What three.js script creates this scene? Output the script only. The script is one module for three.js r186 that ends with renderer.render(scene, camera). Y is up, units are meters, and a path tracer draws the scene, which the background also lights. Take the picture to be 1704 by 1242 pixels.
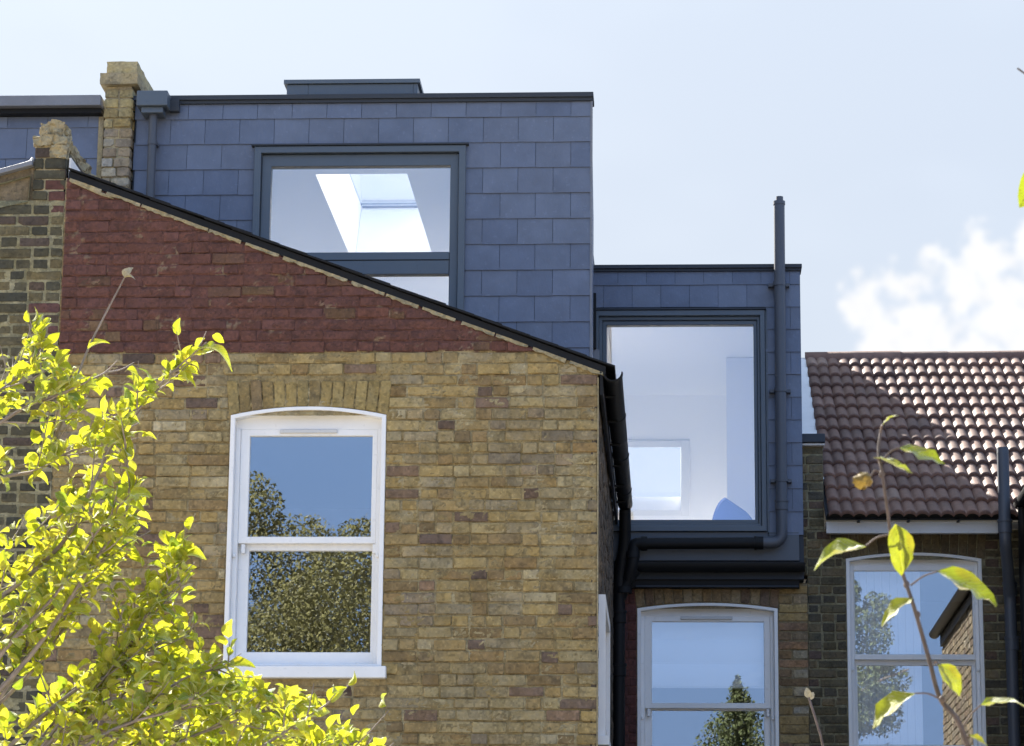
import * as THREE from 'three';
import { RoundedBoxGeometry } from 'three/addons/geometries/RoundedBoxGeometry.js';
import { mergeGeometries } from 'three/addons/utils/BufferGeometryUtils.js';
import { createNoise2D, createNoise3D } from 'simplex-noise';

// ---------------------------------------------------------------- camera, sky, sun, exposure
const scene = new THREE.Scene();
const camera = new THREE.PerspectiveCamera(14.93, 1704 / 1242, 0.1, 600);
camera.position.set(0, 1.6, 18.1);
camera.focus = 18.6; camera.userData.fStop = 24;   // a long lens, a little soft on the near leaves
camera.rotation.order = 'YXZ';
camera.rotation.set(THREE.MathUtils.degToRad(12.9), THREE.MathUtils.degToRad(3.3), THREE.MathUtils.degToRad(0.55));

const renderer = new THREE.WebGLRenderer({ antialias: true });
renderer.setSize(1024, 746);
renderer.toneMapping = THREE.LinearToneMapping;
renderer.toneMappingExposure = 4.4;
renderer.shadowMap.enabled = true;

function mulberry(a) {
  return () => { a |= 0; a = a + 0x6D2B79F5 | 0; let t = Math.imul(a ^ a >>> 15, 1 | a); t = t + Math.imul(t ^ t >>> 7, 61 | t) ^ t; return ((t ^ t >>> 14) >>> 0) / 4294967296; };
}
const n2 = createNoise2D(mulberry(11)), n3 = createNoise3D(mulberry(12));
const clamp = (x, a = 0, b = 1) => Math.min(b, Math.max(a, x));
const sstep = (a, b, x) => { const t = clamp((x - a) / (b - a)); return t * t * (3 - 2 * t); };
const lerp = (a, b, t) => a + (b - a) * t;
const fbm2 = (x, y, o = 4) => { let s = 0, a = 0.5; for (let i = 0; i < o; i++) { s += a * n2(x, y); x = x * 2.03 + 7.1; y = y * 2.03 - 3.7; a *= 0.5; } return s; };
const fbm3 = (x, y, z, o = 5) => { let s = 0, a = 0.5; for (let i = 0; i < o; i++) { s += a * n3(x, y, z); x = x * 2.07 + 3.1; y = y * 2.07 + 1.7; z = z * 2.07 - 2.3; a *= 0.52; } return s; };

const SUN = new THREE.Vector3(-0.70, 1.0, -0.9).normalize();   // behind the houses, to their left
{
  const w = 4096, h = 2048, data = new Float32Array(w * h * 4);
  const rnd = mulberry(5), puffs = [];
  // cumulus banks low round the whole sky: [azimuth, elevation, half width, half height] in degrees (azimuth 0 = straight ahead, + to the right)
  puffs.push([6.1, 13.6, 1.5, 1.25], [4.35, 13.8, 0.75, 0.95], [7.6, 14.9, 1.6, 0.8], [5.6, 12.2, 2.0, 0.8], [9.6, 12.6, 2.4, 1.5]);
  for (let i = 0; i < 46; i++) { const a = 16 + rnd() * 328; const e = 8 + rnd() * 26, s = 1.2 + rnd() * 3.2; puffs.push([a, e, s * 1.7, s]); }
  const D = Math.PI / 180;
  for (let j = 0; j < h; j++) {
    const el = ((j + 0.5) / h - 0.5) * Math.PI, y = Math.sin(el), ce = Math.cos(el), eld = el / D;
    const near = eld > 3 && eld < 50;
    for (let i = 0; i < w; i++) {
      const ph = ((i + 0.5) / w - 0.5) * 2 * Math.PI, x = ce * Math.cos(ph), z = ce * Math.sin(ph);
      const k = (j * w + i) * 4, yy = Math.max(y, 0);
      const cs = x * SUN.x + y * SUN.y + z * SUN.z;
      // clear air: blue overhead and away from the sun, pale haze low and towards it
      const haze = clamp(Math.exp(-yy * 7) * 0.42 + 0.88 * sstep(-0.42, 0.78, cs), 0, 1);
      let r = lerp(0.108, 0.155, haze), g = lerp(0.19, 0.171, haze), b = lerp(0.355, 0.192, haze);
      const veil = 0.008 * sstep(0.0, 0.5, fbm3(x * 3 + 4, y * 6, z * 3, 4)) + 0.0; r += veil; g += veil; b += veil * 0.9;
      const glow = 0.075 * Math.pow(Math.max(cs, 0), 6) + 0.25 * Math.pow(Math.max(cs, 0), 40);
      r += glow; g += glow * 0.97; b += glow * 0.9;
      if (near) {
        let az = Math.atan2(x, -z) / D, m = 0;
        for (const p of puffs) {
          let da = az - p[0]; if (da > 180) da -= 360; else if (da < -180) da += 360;
          if (Math.abs(da) > p[2] * 2.6) continue;
          const de = eld - p[1]; if (Math.abs(de) > p[3] * 2.6) continue;
          const dd = (da * da) / (p[2] * p[2]) + (de * de) / (p[3] * p[3]);
          m = Math.max(m, 1.25 - dd * 0.55);
        }
        if (m > 0) {
          const f = fbm3(x * 52, y * 60, z * 52, 6) * 1.5;
          const d = sstep(0.18, 0.95, m + f - 0.2), t = fbm3(x * 110 + 9, y * 110, z * 110, 4);
          const c = 0.234 + 0.018 * t;
          r = lerp(r, c, d * 0.92); g = lerp(g, c, d * 0.92); b = lerp(b, c * 1.01, d * 0.92);
        }
      }
      data[k] = r; data[k + 1] = g; data[k + 2] = b; data[k + 3] = 1;
    }
  }
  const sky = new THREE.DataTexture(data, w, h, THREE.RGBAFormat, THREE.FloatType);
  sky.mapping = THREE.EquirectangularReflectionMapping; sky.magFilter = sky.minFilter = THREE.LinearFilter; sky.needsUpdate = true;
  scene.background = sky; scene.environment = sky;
}
const sun = new THREE.DirectionalLight(new THREE.Color(1, 0.94, 0.84), 5.0);
sun.position.copy(SUN).multiplyScalar(40); sun.target.position.set(0, 3, 2);
sun.castShadow = true; sun.shadow.mapSize.set(4096, 4096);
Object.assign(sun.shadow.camera, { left: -40, right: 40, top: 40, bottom: -40, near: 1, far: 120 });
scene.add(sun, sun.target);

// ---------------------------------------------------------------- textures and materials
const s8 = (l) => { l = clamp(l); return Math.round(255 * (l <= 0.0031308 ? l * 12.92 : 1.055 * Math.pow(l, 1 / 2.4) - 0.055)); };
// noise that repeats every `per` cells
function tileNoise(seed) {
  const r = mulberry(seed), t = Array.from({ length: 4096 }, () => r());
  return (x, y, per) => {
    const xi = Math.floor(x), yi = Math.floor(y), fx = x - xi, fy = y - yi, u = fx * fx * (3 - 2 * fx), v = fy * fy * (3 - 2 * fy);
    const g = (a, b) => t[(((a % per) + per) % per) * 61 + (((b % per) + per) % per) * 7 & 4095];
    return lerp(lerp(g(xi, yi), g(xi + 1, yi), u), lerp(g(xi, yi + 1), g(xi + 1, yi + 1), u), v);
  };
}
function tex(size, metres, fn, colour) {
  const d = new Uint8Array(size * size * 4);
  for (let j = 0; j < size; j++) for (let i = 0; i < size; i++) {
    const v = fn(i / size, j / size), k = (j * size + i) * 4;
    if (colour) { const c = Array.isArray(v) ? v : [v, v, v]; d[k] = s8(c[0]); d[k + 1] = s8(c[1]); d[k + 2] = s8(c[2]); } else d[k] = d[k + 1] = d[k + 2] = Math.round(clamp(v) * 255);
    d[k + 3] = 255;
  }
  const t = new THREE.DataTexture(d, size, size);
  t.wrapS = t.wrapT = THREE.RepeatWrapping; t.magFilter = THREE.LinearFilter; t.minFilter = THREE.LinearMipmapLinearFilter; t.generateMipmaps = true;
  t.repeat.set(1 / metres, 1 / metres); if (colour) t.colorSpace = THREE.SRGBColorSpace; t.needsUpdate = true;
  return t;
}
const tn = tileNoise(3);
const tf = (u, v, f, o = 4) => { let s = 0, a = 0.5, q = 0; for (let i = 0; i < o; i++) { s += a * tn(u * f, v * f, f); q += a; a *= 0.55; f *= 2; } return s / q; };
const brickMap = tex(512, 0.9, (u, v) => {
  const b = tf(u, v, 10, 4), s = tf(u, v, 64, 2), sp = tf(u + 0.3, v, 40, 2);
  let g = 0.5 + 0.6 * b + 0.3 * (s - 0.5);
  g *= 1 - 0.3 * sstep(0.58, 0.8, sp); g *= 1 + 0.25 * sstep(0.66, 0.85, s);
  const w = tf(u, v + 0.4, 16, 3);
  return [g * (0.97 + 0.1 * (w - 0.5)), g, g * (1.0 - 0.35 * (w - 0.5))];
}, true);
const brickBump = tex(512, 0.5, (u, v) => 0.6 * tf(u, v, 24, 3) + 0.4 * tf(u, v, 90, 2));
const slateMap = tex(512, 1.1, (u, v) => { const a = tf(u, v, 8, 5), s = tf(u, v, 60, 2); return 0.66 + 0.36 * a + (s > 0.8 ? 0.12 : 0); }, true);
const slateBump = tex(512, 0.8, (u, v) => 0.7 * tf(u, v, 12, 4) + 0.3 * tf(u, v * 0.5, 64, 2));
const fineBump = tex(256, 0.35, (u, v) => tf(u, v, 40, 3));
const dirtMap = tex(512, 1.7, (u, v) => { const a = tf(u, v, 12, 5), s = tf(u, v, 70, 2); return 0.88 + 0.12 * a - (s > 0.82 ? 0.07 : 0); }, true);
const tileMap = tex(512, 1.3, (u, v) => { const a = tf(u, v, 16, 4), s = tf(u, v, 80, 2); const g = 0.55 + 0.6 * a + (s > 0.76 ? 0.25 : 0); return [g, g * 0.98, g * 0.97]; }, true);
const bounceGravelMap = tex(512, 3, (u, v) => { const a = tf(u, v, 12, 5), b = tf(u, v, 120, 2), k = 0.5 + 0.55 * a + 0.45 * b; return [0.38 * k, 0.315 * k, 0.22 * k]; }, true);

// one leaf: midrib at u = 0, side veins, mottled blade
const leafFn = (u, v) => { const a = u > 0.5 ? 1 - u : u, rib = a < 0.012 + 0.01 * (1 - v) ? 1 : 0, q = ((v * 11 - a * 9) % 1 + 1) % 1, vein = Math.abs(q - 0.5) > 0.44 ? 1 : 0; return { rib, vein, m: tf(u, v, 6, 4), s: tf(u, v, 40, 2) }; };
const leafMap = tex(256, 1, (u, v) => { const l = leafFn(u, v); let g = 0.5 + 0.62 * l.m + 0.12 * l.vein + 0.3 * l.rib; const y = sstep(0.5, 0.75, tf(u + 0.5, v, 4, 3)); const brown = l.s > 0.82 ? 0.55 : 1; return [g * (0.92 + 0.14 * y) * brown, g * (0.98 - 0.05 * y) * brown * brown, g * (1 + 1.2 * l.rib)]; }, true);
const leafBump = tex(256, 1, (u, v) => { const l = leafFn(u, v); return 0.5 + 0.3 * l.m - 0.3 * l.rib - 0.2 * l.vein; });
const col = (r, g, b) => new THREE.Color().setRGB(r, g, b);
const std = (c, roughness, o = {}) => new THREE.MeshStandardMaterial({ color: c, roughness, ...o });
const M = {
  brick: std(col(0.95, 0.955, 1), 0.95, { vertexColors: true, map: brickMap, bumpMap: brickBump, bumpScale: 0.004 }),
  mortar: std(col(1, 1, 1), 0.97, { vertexColors: true, map: brickMap, bumpMap: brickBump, bumpScale: 0.003 }),
  plainBrick: std(col(0.2, 0.15, 0.09), 0.95, { map: brickMap, bumpMap: brickBump, bumpScale: 0.004 }),
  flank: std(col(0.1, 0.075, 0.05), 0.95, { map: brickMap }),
  fillet: std(col(0.37, 0.3, 0.18), 0.97, { map: brickMap, bumpMap: brickBump, bumpScale: 0.004 }),
  white: std(col(0.83, 0.83, 0.83), 0.42, { map: dirtMap }),
  whiteOld: std(col(0.6, 0.6, 0.6), 0.6, { map: dirtMap }),
  plaster: std(col(0.92, 0.915, 0.91), 0.9, { bumpMap: fineBump, bumpScale: 0.0006 }),
  lilac: std(col(0.76, 0.785, 0.87), 0.9, { bumpMap: fineBump, bumpScale: 0.0006 }),
  floor: std(col(0.84, 0.82, 0.79), 0.6, { map: dirtMap }),
  room: std(col(0.32, 0.31, 0.3), 0.9),
  anthracite: std(col(0.082, 0.104, 0.132), 0.42, { map: dirtMap }),
  board: std(col(0.075, 0.09, 0.115), 0.5, { map: dirtMap }),
  trim: std(col(0.04, 0.048, 0.062), 0.5, { map: dirtMap }),
  lead: std(col(0.2, 0.21, 0.24), 0.5, { map: slateMap, bumpMap: fineBump, bumpScale: 0.001 }),
  paleLead: std(col(0.84, 0.83, 0.81), 0.6, { map: dirtMap }),
  black: std(col(0.009, 0.0095, 0.011), 0.5, { map: dirtMap, bumpMap: fineBump, bumpScale: 0.0006 }),
  greyPipe: std(col(0.065, 0.074, 0.094), 0.5, { map: dirtMap }),
  verge: std(col(0.014, 0.015, 0.018), 0.6, { map: slateMap, bumpMap: slateBump, bumpScale: 0.003 }),
  chairBlue: std(col(0.09, 0.16, 0.5), 0.85, { bumpMap: fineBump, bumpScale: 0.001 }),
  wood: std(col(0.35, 0.22, 0.12), 0.6),
  blind: std(col(0.8, 0.82, 0.85), 0.95, { bumpMap: fineBump, bumpScale: 0.0006 }),
  bark: std(col(0.14, 0.105, 0.08), 0.85, { map: brickMap, bumpMap: brickBump, bumpScale: 0.003 }),
  twig: std(col(0.13, 0.095, 0.085), 0.8, { map: brickMap }),
  paleTwig: std(col(0.3, 0.235, 0.2), 0.8, { map: brickMap }),
  dryLeaf: std(col(0.5, 0.42, 0.28), 0.8, { map: brickMap }),
  gravel: std(col(1, 1, 1), 1, { map: bounceGravelMap }),
  bouncePaving: std(col(0.46, 0.42, 0.35), 0.9, { map: brickMap, bumpMap: brickBump, bumpScale: 0.004 }),
  glass: new THREE.MeshPhysicalMaterial({ color: col(1, 1, 1), roughness: 0.0, transmission: 1, thickness: 0, ior: 2.6 }),
  clearGlass: new THREE.MeshPhysicalMaterial({ color: col(1, 1, 1), roughness: 0.0, transmission: 1, thickness: 0, ior: 1.6 }),
  loftGlass: new THREE.MeshPhysicalMaterial({ color: col(1, 1, 1), roughness: 0.0, transmission: 1, thickness: 0, ior: 2.2 }),
};
for (const k of ['black', 'verge', 'trim']) { const o = M[k], p = new THREE.MeshPhysicalMaterial({ color: o.color, roughness: k === 'black' ? 0.55 : 0.7, map: o.map, bumpMap: o.bumpMap, bumpScale: o.bumpScale, specularIntensity: k === 'trim' ? 0.6 : 0.4 }); M[k] = p; }
const slateMats = [[0.124, 0.154, 0.228], [0.133, 0.163, 0.24], [0.115, 0.143, 0.215], [0.141, 0.171, 0.244], [0.128, 0.154, 0.22]].map((c) => std(col(...c), 0.5, { map: slateMap, bumpMap: slateBump, bumpScale: 0.003 }));
const tileMats = [[0.175, 0.096, 0.07], [0.14, 0.077, 0.058], [0.215, 0.124, 0.093], [0.165, 0.086, 0.061], [0.125, 0.072, 0.057], [0.25, 0.165, 0.125]].map((c) => std(col(...c), 0.72, { map: tileMap, bumpMap: brickBump, bumpScale: 0.003 }));
const leafMats = [[0.52, 0.53, 0.018], [0.6, 0.6, 0.026], [0.42, 0.46, 0.018], [0.62, 0.57, 0.04], [0.28, 0.36, 0.02], [0.25, 0.285, 0.012], [0.3, 0.315, 0.016], [0.19, 0.235, 0.012]].map((c) => new THREE.MeshPhysicalMaterial({ color: col(...c), roughness: 0.92, transmission: 0.6, thickness: 0, ior: 1.4, side: THREE.DoubleSide, map: leafMap, bumpMap: leafBump, bumpScale: 0.002 }));
const darkLeaf = new THREE.MeshPhysicalMaterial({ color: col(0.09, 0.12, 0.045), roughness: 0.8, transmission: 0.3, thickness: 0, ior: 1.4, side: THREE.DoubleSide });
const oliveLeaf = new THREE.MeshPhysicalMaterial({ color: col(0.15, 0.15, 0.05), roughness: 0.8, transmission: 0.3, thickness: 0, ior: 1.4, side: THREE.DoubleSide });

// ---------------------------------------------------------------- builders
const taken = new Map(), baseOf = new WeakMap();
const numbered = (n) => { const k = taken.get(n) || 0; taken.set(n, k + 1); return k ? `${n}_${String(k).padStart(3, '0')}` : n; };
function thing(name, label, category, [x, y, z] = [0, 0, 0], group) {
  const o = new THREE.Group(); o.name = numbered(name); o.position.set(x, y, z); o.userData = { label, category };
  if (group) o.userData.group = group;
  baseOf.set(o, new THREE.Vector3(x, y, z)); scene.add(o); return o;
}
// a part: geometry given in world coordinates, parented to its thing or part
function part(parent, name, geo, mat, kind) {
  const g = Array.isArray(geo) ? join(geo) : geo, b = baseOf.get(parent);
  g.translate(-b.x, -b.y, -b.z);
  const m = new THREE.Mesh(g, mat); m.name = name; m.castShadow = m.receiveShadow = true; if (kind) m.userData.kind = kind;
  baseOf.set(m, b); parent.add(m); return m;
}
function sub(parent, name) { const g = new THREE.Group(); g.name = name; baseOf.set(g, baseOf.get(parent)); parent.add(g); return g; }
function join(list) {
  const l = list.map((g) => { const q = g.index ? g.toNonIndexed() : g; for (const k of Object.keys(q.attributes)) if (!['position', 'normal', 'uv', 'color'].includes(k)) q.deleteAttribute(k); return q; });
  return l.length === 1 ? l[0] : mergeGeometries(l);
}
function metreUV(g, du = 0, dv = 0) {
  const p = g.attributes.position, n = g.attributes.normal, uv = new Float32Array(p.count * 2);
  for (let i = 0; i < p.count; i++) {
    const ax = Math.abs(n.getX(i)), ay = Math.abs(n.getY(i)), az = Math.abs(n.getZ(i));
    if (az >= ax && az >= ay) { uv[2 * i] = p.getX(i) + du; uv[2 * i + 1] = p.getY(i) + dv; }
    else if (ax >= ay) { uv[2 * i] = p.getZ(i) + du; uv[2 * i + 1] = p.getY(i) + dv; }
    else { uv[2 * i] = p.getX(i) + du; uv[2 * i + 1] = p.getZ(i) + dv; }
  }
  g.setAttribute('uv', new THREE.BufferAttribute(uv, 2)); return g;
}
// box by its limits, edges chamfered by r
function bx(x0, x1, y0, y1, z0, z1, r = 0.003) {
  const w = x1 - x0, h = y1 - y0, d = z1 - z0, q = Math.min(r, w / 3, h / 3, d / 3);
  const g = q > 0.0005 ? new RoundedBoxGeometry(w, h, d, 1, q) : new THREE.BoxGeometry(w, h, d).toNonIndexed();
  g.translate((x0 + x1) / 2, (y0 + y1) / 2, (z0 + z1) / 2);
  const u = g.index ? g.toNonIndexed() : g; return metreUV(u, x0 * 0.37, y0 * 0.21);
}
function ext(shape, z0, z1, bevel = 0) {
  const g = new THREE.ExtrudeGeometry(shape, { depth: z1 - z0 - 2 * bevel, bevelEnabled: bevel > 0, bevelSize: bevel, bevelThickness: bevel, bevelSegments: 1, bevelOffset: -bevel, curveSegments: 14 });
  g.translate(0, 0, z0 + bevel); return metreUV(g.index ? g.toNonIndexed() : g);
}
const rectShape = (x0, x1, y0, y1) => new THREE.Shape([[x0, y0], [x1, y0], [x1, y1], [x0, y1]].map((p) => new THREE.Vector2(...p)));
const polyShape = (pts) => new THREE.Shape(pts.map((p) => new THREE.Vector2(...p)));
const withHoles = (s, ...hs) => { for (const h of hs) s.holes.push(new THREE.Path(h.getPoints(14))); return s; };
const ring = (x0, x1, y0, y1, l, r, b, t, z0, z1, bevel = 0.002) => ext(withHoles(rectShape(x0, x1, y0, y1), rectShape(x0 + l, x1 - r, y0 + b, y1 - t)), z0, z1, bevel);
function archShape(x0, x1, yb, ys, yc) { const s = new THREE.Shape(); s.moveTo(x0, yb); s.lineTo(x1, yb); s.lineTo(x1, ys); s.quadraticCurveTo((x0 + x1) / 2, 2 * yc - ys, x0, ys); s.closePath(); return s; }
function slabHole(x0, x1, y0, y1, z0, z1, hx0, hx1, hz0, hz1) {   // a level slab with an opening
  return [bx(x0, hx0, y0, y1, z0, z1, 0), bx(hx1, x1, y0, y1, z0, z1, 0), bx(hx0, hx1, y0, y1, z0, hz0, 0), bx(hx0, hx1, y0, y1, hz1, z1, 0)];
}
function shell(x0, x1, y0, y1, z0, z1, t = 0.08, noTop) {   // a room open to the front (z1)
  const l = [bx(x0 - t, x1 + t, y0 - t, y0, z0 - t, z1, 0), bx(x0 - t, x0, y0, y1, z0 - t, z1, 0), bx(x1, x1 + t, y0, y1, z0 - t, z1, 0), bx(x0, x1, y0, y1, z0 - t, z0, 0)];
  if (!noTop) l.push(bx(x0 - t, x1 + t, y1, y1 + t, z0 - t, z1, 0));
  return l;
}
function tube(pts, r, seg = 10, rings, taper = 1) {
  const c = new THREE.CatmullRomCurve3(pts.map((p) => new THREE.Vector3(...p)), false, 'centripetal'), n = rings || Math.max(4, pts.length * 6);
  const g = new THREE.TubeGeometry(c, n, r, seg, false);
  if (taper !== 1) { const p = g.attributes.position, v = new THREE.Vector3(), q = new THREE.Vector3(); for (let i = 0; i <= n; i++) { c.getPointAt(i / n, q); const k = lerp(1, taper, i / n); for (let j = 0; j <= seg; j++) { const a = i * (seg + 1) + j; v.fromBufferAttribute(p, a).sub(q).multiplyScalar(k).add(q); p.setXYZ(a, v.x, v.y, v.z); } } }
  const uv = g.attributes.uv, L = c.getLength(); for (let i = 0; i < uv.count; i++) uv.setXY(i, uv.getX(i) * L, uv.getY(i) * r * 6.3);
  return g.toNonIndexed();
}
// pipe through points with tight elbows
function pipe(pts, r, bend = 0.07, seg = 20) {
  const P = pts.map((p) => new THREE.Vector3(...p)), path = new THREE.CurvePath(); let from = P[0];
  for (let i = 1; i < P.length; i++) {
    if (i === P.length - 1) { path.add(new THREE.LineCurve3(from, P[i])); break; }
    const a = P[i].clone().sub(P[i - 1]).normalize(), b = P[i + 1].clone().sub(P[i]).normalize(), k = Math.min(bend, P[i].distanceTo(P[i - 1]) * 0.45, P[i].distanceTo(P[i + 1]) * 0.45);
    const e0 = P[i].clone().addScaledVector(a, -k), e1 = P[i].clone().addScaledVector(b, k);
    path.add(new THREE.LineCurve3(from, e0)); path.add(new THREE.QuadraticBezierCurve3(e0, P[i].clone(), e1)); from = e1;
  }
  const g = new THREE.TubeGeometry(path, Math.max(24, P.length * 22), r, seg, false), uv = g.attributes.uv;
  for (let i = 0; i < uv.count; i++) uv.setXY(i, uv.getX(i) * 4, uv.getY(i) * 0.3);
  const cap = (at, dir) => { const c = new THREE.CircleGeometry(r, seg); c.lookAt(dir); c.translate(at.x, at.y, at.z); return c.toNonIndexed(); };
  const t0 = P[0].clone().sub(P[1]), t1 = P[P.length - 1].clone().sub(P[P.length - 2]);
  return join([g.toNonIndexed(), cap(P[0], t0), cap(P[P.length - 1], t1)]);
}
function cyl(r0, r1, h, at, axis = 'y', seg = 20) { const g = new THREE.CylinderGeometry(r1, r0, h, seg); if (axis === 'z') g.rotateX(Math.PI / 2); if (axis === 'x') g.rotateZ(Math.PI / 2); g.translate(...at); return g.toNonIndexed(); }
// half round gutter along an axis: section is centred at (c, y), lip at y
function gutter(axis, a0, a1, c, y, r, wall = 0.005) {
  const s = new THREE.Shape(); s.absarc(0, 0, r, Math.PI, 2 * Math.PI, false); s.absarc(0, 0, r - wall, 2 * Math.PI, Math.PI, true); s.closePath();
  const g = new THREE.ExtrudeGeometry(s, { depth: a1 - a0, bevelEnabled: false, curveSegments: 14 });
  const q = g.index ? g.toNonIndexed() : g;
  if (axis === 'x') { q.rotateY(Math.PI / 2); q.translate(a0, y, c); } else q.translate(c, y, a0);
  return metreUV(q);
}

// ---- brickwork. Works in wall coordinates: u along, v up, w out of the wall.
function clipPoly(poly, planes) {   // keep a*u + b*v <= c
  for (const [a, b, c] of planes) {
    const out = [];
    for (let i = 0; i < poly.length; i++) {
      const p = poly[i], q = poly[(i + 1) % poly.length], dp = a * p[0] + b * p[1] - c, dq = a * q[0] + b * q[1] - c;
      if (dp <= 0) out.push(p);
      if ((dp < 0 && dq > 0) || (dp > 0 && dq < 0)) { const t = dp / (dp - dq); out.push([p[0] + (q[0] - p[0]) * t, p[1] + (q[1] - p[1]) * t]); }
    }
    poly = out; if (poly.length < 3) return null;
  }
  return poly;
}
function brickGeo(poly, w, depth, ch, c, R) {
  const n = poly.length; let cu = 0, cv = 0; for (const p of poly) { cu += p[0] / n; cv += p[1] / n; }
  const pos = [], colr = [], uv = [], ou = R() * 3, ov = R() * 3, tu = (R() - 0.5) * 0.02, tv = (R() - 0.5) * 0.03;
  const front = poly.map((p) => [p[0] - Math.sign(p[0] - cu) * Math.min(ch, Math.abs(p[0] - cu) * 0.4), p[1] - Math.sign(p[1] - cv) * Math.min(ch, Math.abs(p[1] - cv) * 0.4), w + (p[0] - cu) * tu + (p[1] - cv) * tv + (R() - 0.5) * 0.002]);
  const mid = poly.map((p) => [p[0], p[1], w - ch * 0.9]), back = poly.map((p) => [p[0], p[1], w - depth]);
  const k = poly.map(() => 0.9 + R() * 0.2), kc = 0.97 + R() * 0.1;
  const put = (p, s) => { pos.push(...p); colr.push(c[0] * s, c[1] * s, c[2] * s); uv.push(p[0] + ou, p[1] + ov + p[2]); };
  for (let i = 0; i < n; i++) {
    const j = (i + 1) % n, m = [cu, cv, w + 0.0008];
    put(m, kc); put(front[i], k[i]); put(front[j], k[j]);
    put(front[i], k[i]); put(mid[i], k[i]); put(mid[j], k[j]); put(front[i], k[i]); put(mid[j], k[j]); put(front[j], k[j]);
    put(mid[i], k[i]); put(back[i], k[i]); put(back[j], k[j]); put(mid[i], k[i]); put(back[j], k[j]); put(mid[j], k[j]);
  }
  const g = new THREE.BufferGeometry();
  g.setAttribute('position', new THREE.Float32BufferAttribute(pos, 3)); g.setAttribute('color', new THREE.Float32BufferAttribute(colr, 3)); g.setAttribute('uv', new THREE.Float32BufferAttribute(uv, 2));
  g.computeVertexNormals(); return g;
}
// an eight sided outline: a rectangle with worn corners
function worn(u0, u1, v0, v1, R, wear) {
  const c = () => 0.0015 + R() * R() * wear * (R() < 0.12 ? 2.6 : 0.9), j = () => (R() - 0.5) * 0.007, W = Math.min((u1 - u0) * 0.3, 1), q = [0, 0, 0, 0].map(() => [Math.min(c() * 1.6, W), Math.min(c(), 0.02)]);
  const du0 = j(), du1 = j(), dv0 = j(), dv1 = j();
  const um = lerp(u0, u1, 0.35 + R() * 0.3);
  return [[u0 + q[0][0], v0 + dv0], [um, v0 + (R() - 0.4) * 0.005], [u1 - q[1][0], v0 + dv1 * 0.5 + dv0 * 0.5], [u1 + du1, v0 + q[1][1]], [u1 + du1, v1 - q[2][1]], [u1 - q[2][0], v1 + dv1], [um, v1 + (R() - 0.6) * 0.005], [u0 + q[3][0], v1 + dv0 * 0.5 + dv1 * 0.5], [u0 + du0, v1 - q[3][1]], [u0 + du0, v0 + q[0][1]]];
}
function courses({ u0, u1, v0, v1, course = 0.0755, joint = 0.011, gaps = () => [], planes = [], colour, seed, wear = 0.012, proud = 0, rough = 0.004, bond = 0.55 }) {
  const R = mulberry(seed), out = [], n = Math.round((v1 - v0) / course);
  for (let i = 0; i < n; i++) {
    const a = v0 + i * course, b = a + course - joint, cut = gaps(a, b), spans = []; let s = u0;
    for (const [g0, g1] of cut.sort((p, q) => p[0] - q[0])) { if (g0 > s) spans.push([s, g0]); s = Math.max(s, g1); }
    if (s < u1) spans.push([s, u1]);
    for (const [p, q] of spans) {
      let u = p + 0.003, head = (i % 2 === 0) !== (R() < 0.12);
      const off = p === u0 && i % 2 ? 0.06 + R() * 0.05 : 0;
      let first = off;
      while (u < q - 0.02) {
        let L = first ? first : (head ? 0.1 : 0.212) + (R() - 0.5) * 0.014; first = 0;
        if (u + L > q - 0.055) L = q - 0.003 - u;
        if (L > 0.27) L = L / 2;
        head = R() < bond ? !head : head;
        const poly = clipPoly(worn(u, u + L, a + (R() - 0.5) * 0.006 + 0.006 * n2(u * 1.7, i * 3.1), b + (R() - 0.5) * 0.006 + 0.006 * n2(u * 1.7, i * 3.1 + 3.1) * 0.6, R, wear), planes);
        if (poly) { const mu = u + L / 2, mv = (a + b) / 2; out.push({ u: mu, v: mv, g: brickGeo(poly, proud + (R() - 0.5) * 2 * rough, 0.04, 0.0042, colour(mu, mv, R), R), size: L * (b - a) }); }
        u += L + joint;
      }
    }
  }
  return out;
}
// lays bricks as parts of `wall`: the first `most` by rank are meshes of their own, the others one mass
function lay(wall, list, matrix, most = 300, rank = () => 0) {
  list.forEach((b) => { b.g.applyMatrix4(matrix); });
  const l = list.map((b) => [rank(b), b]).sort((p, q) => p[0] - q[0]).map((p) => p[1]);
  l.slice(0, most).forEach((b) => part(wall, 'brick', b.g, M.brick));
  if (l.length > most) part(wall, 'brick_mass', join(l.slice(most).map((b) => b.g)), M.brick, 'stuff');
}
function mortarSheet({ u0, u1, v0, v1, step = 0.013, inside = () => true, height, colour }, matrix) {
  const nu = Math.ceil((u1 - u0) / step), nv = Math.ceil((v1 - v0) / step), pos = [], c = [], uv = [], idx = [];
  for (let j = 0; j <= nv; j++) for (let i = 0; i <= nu; i++) {
    const u = u0 + (u1 - u0) * i / nu, v = v0 + (v1 - v0) * j / nv; pos.push(u, v, height(u, v)); c.push(...colour(u, v)); uv.push(u * 1.3 + 0.31, v * 1.3);
  }
  for (let j = 0; j < nv; j++) for (let i = 0; i < nu; i++) {
    if (!inside(u0 + (u1 - u0) * (i + 0.5) / nu, v0 + (v1 - v0) * (j + 0.5) / nv)) continue;
    const a = j * (nu + 1) + i; idx.push(a, a + 1, a + nu + 2, a, a + nu + 2, a + nu + 1);
  }
  const g = new THREE.BufferGeometry();
  g.setAttribute('position', new THREE.Float32BufferAttribute(pos, 3)); g.setAttribute('color', new THREE.Float32BufferAttribute(c, 3)); g.setAttribute('uv', new THREE.Float32BufferAttribute(uv, 2));
  g.setIndex(idx); g.computeVertexNormals(); g.applyMatrix4(matrix); return g;
}
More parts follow.
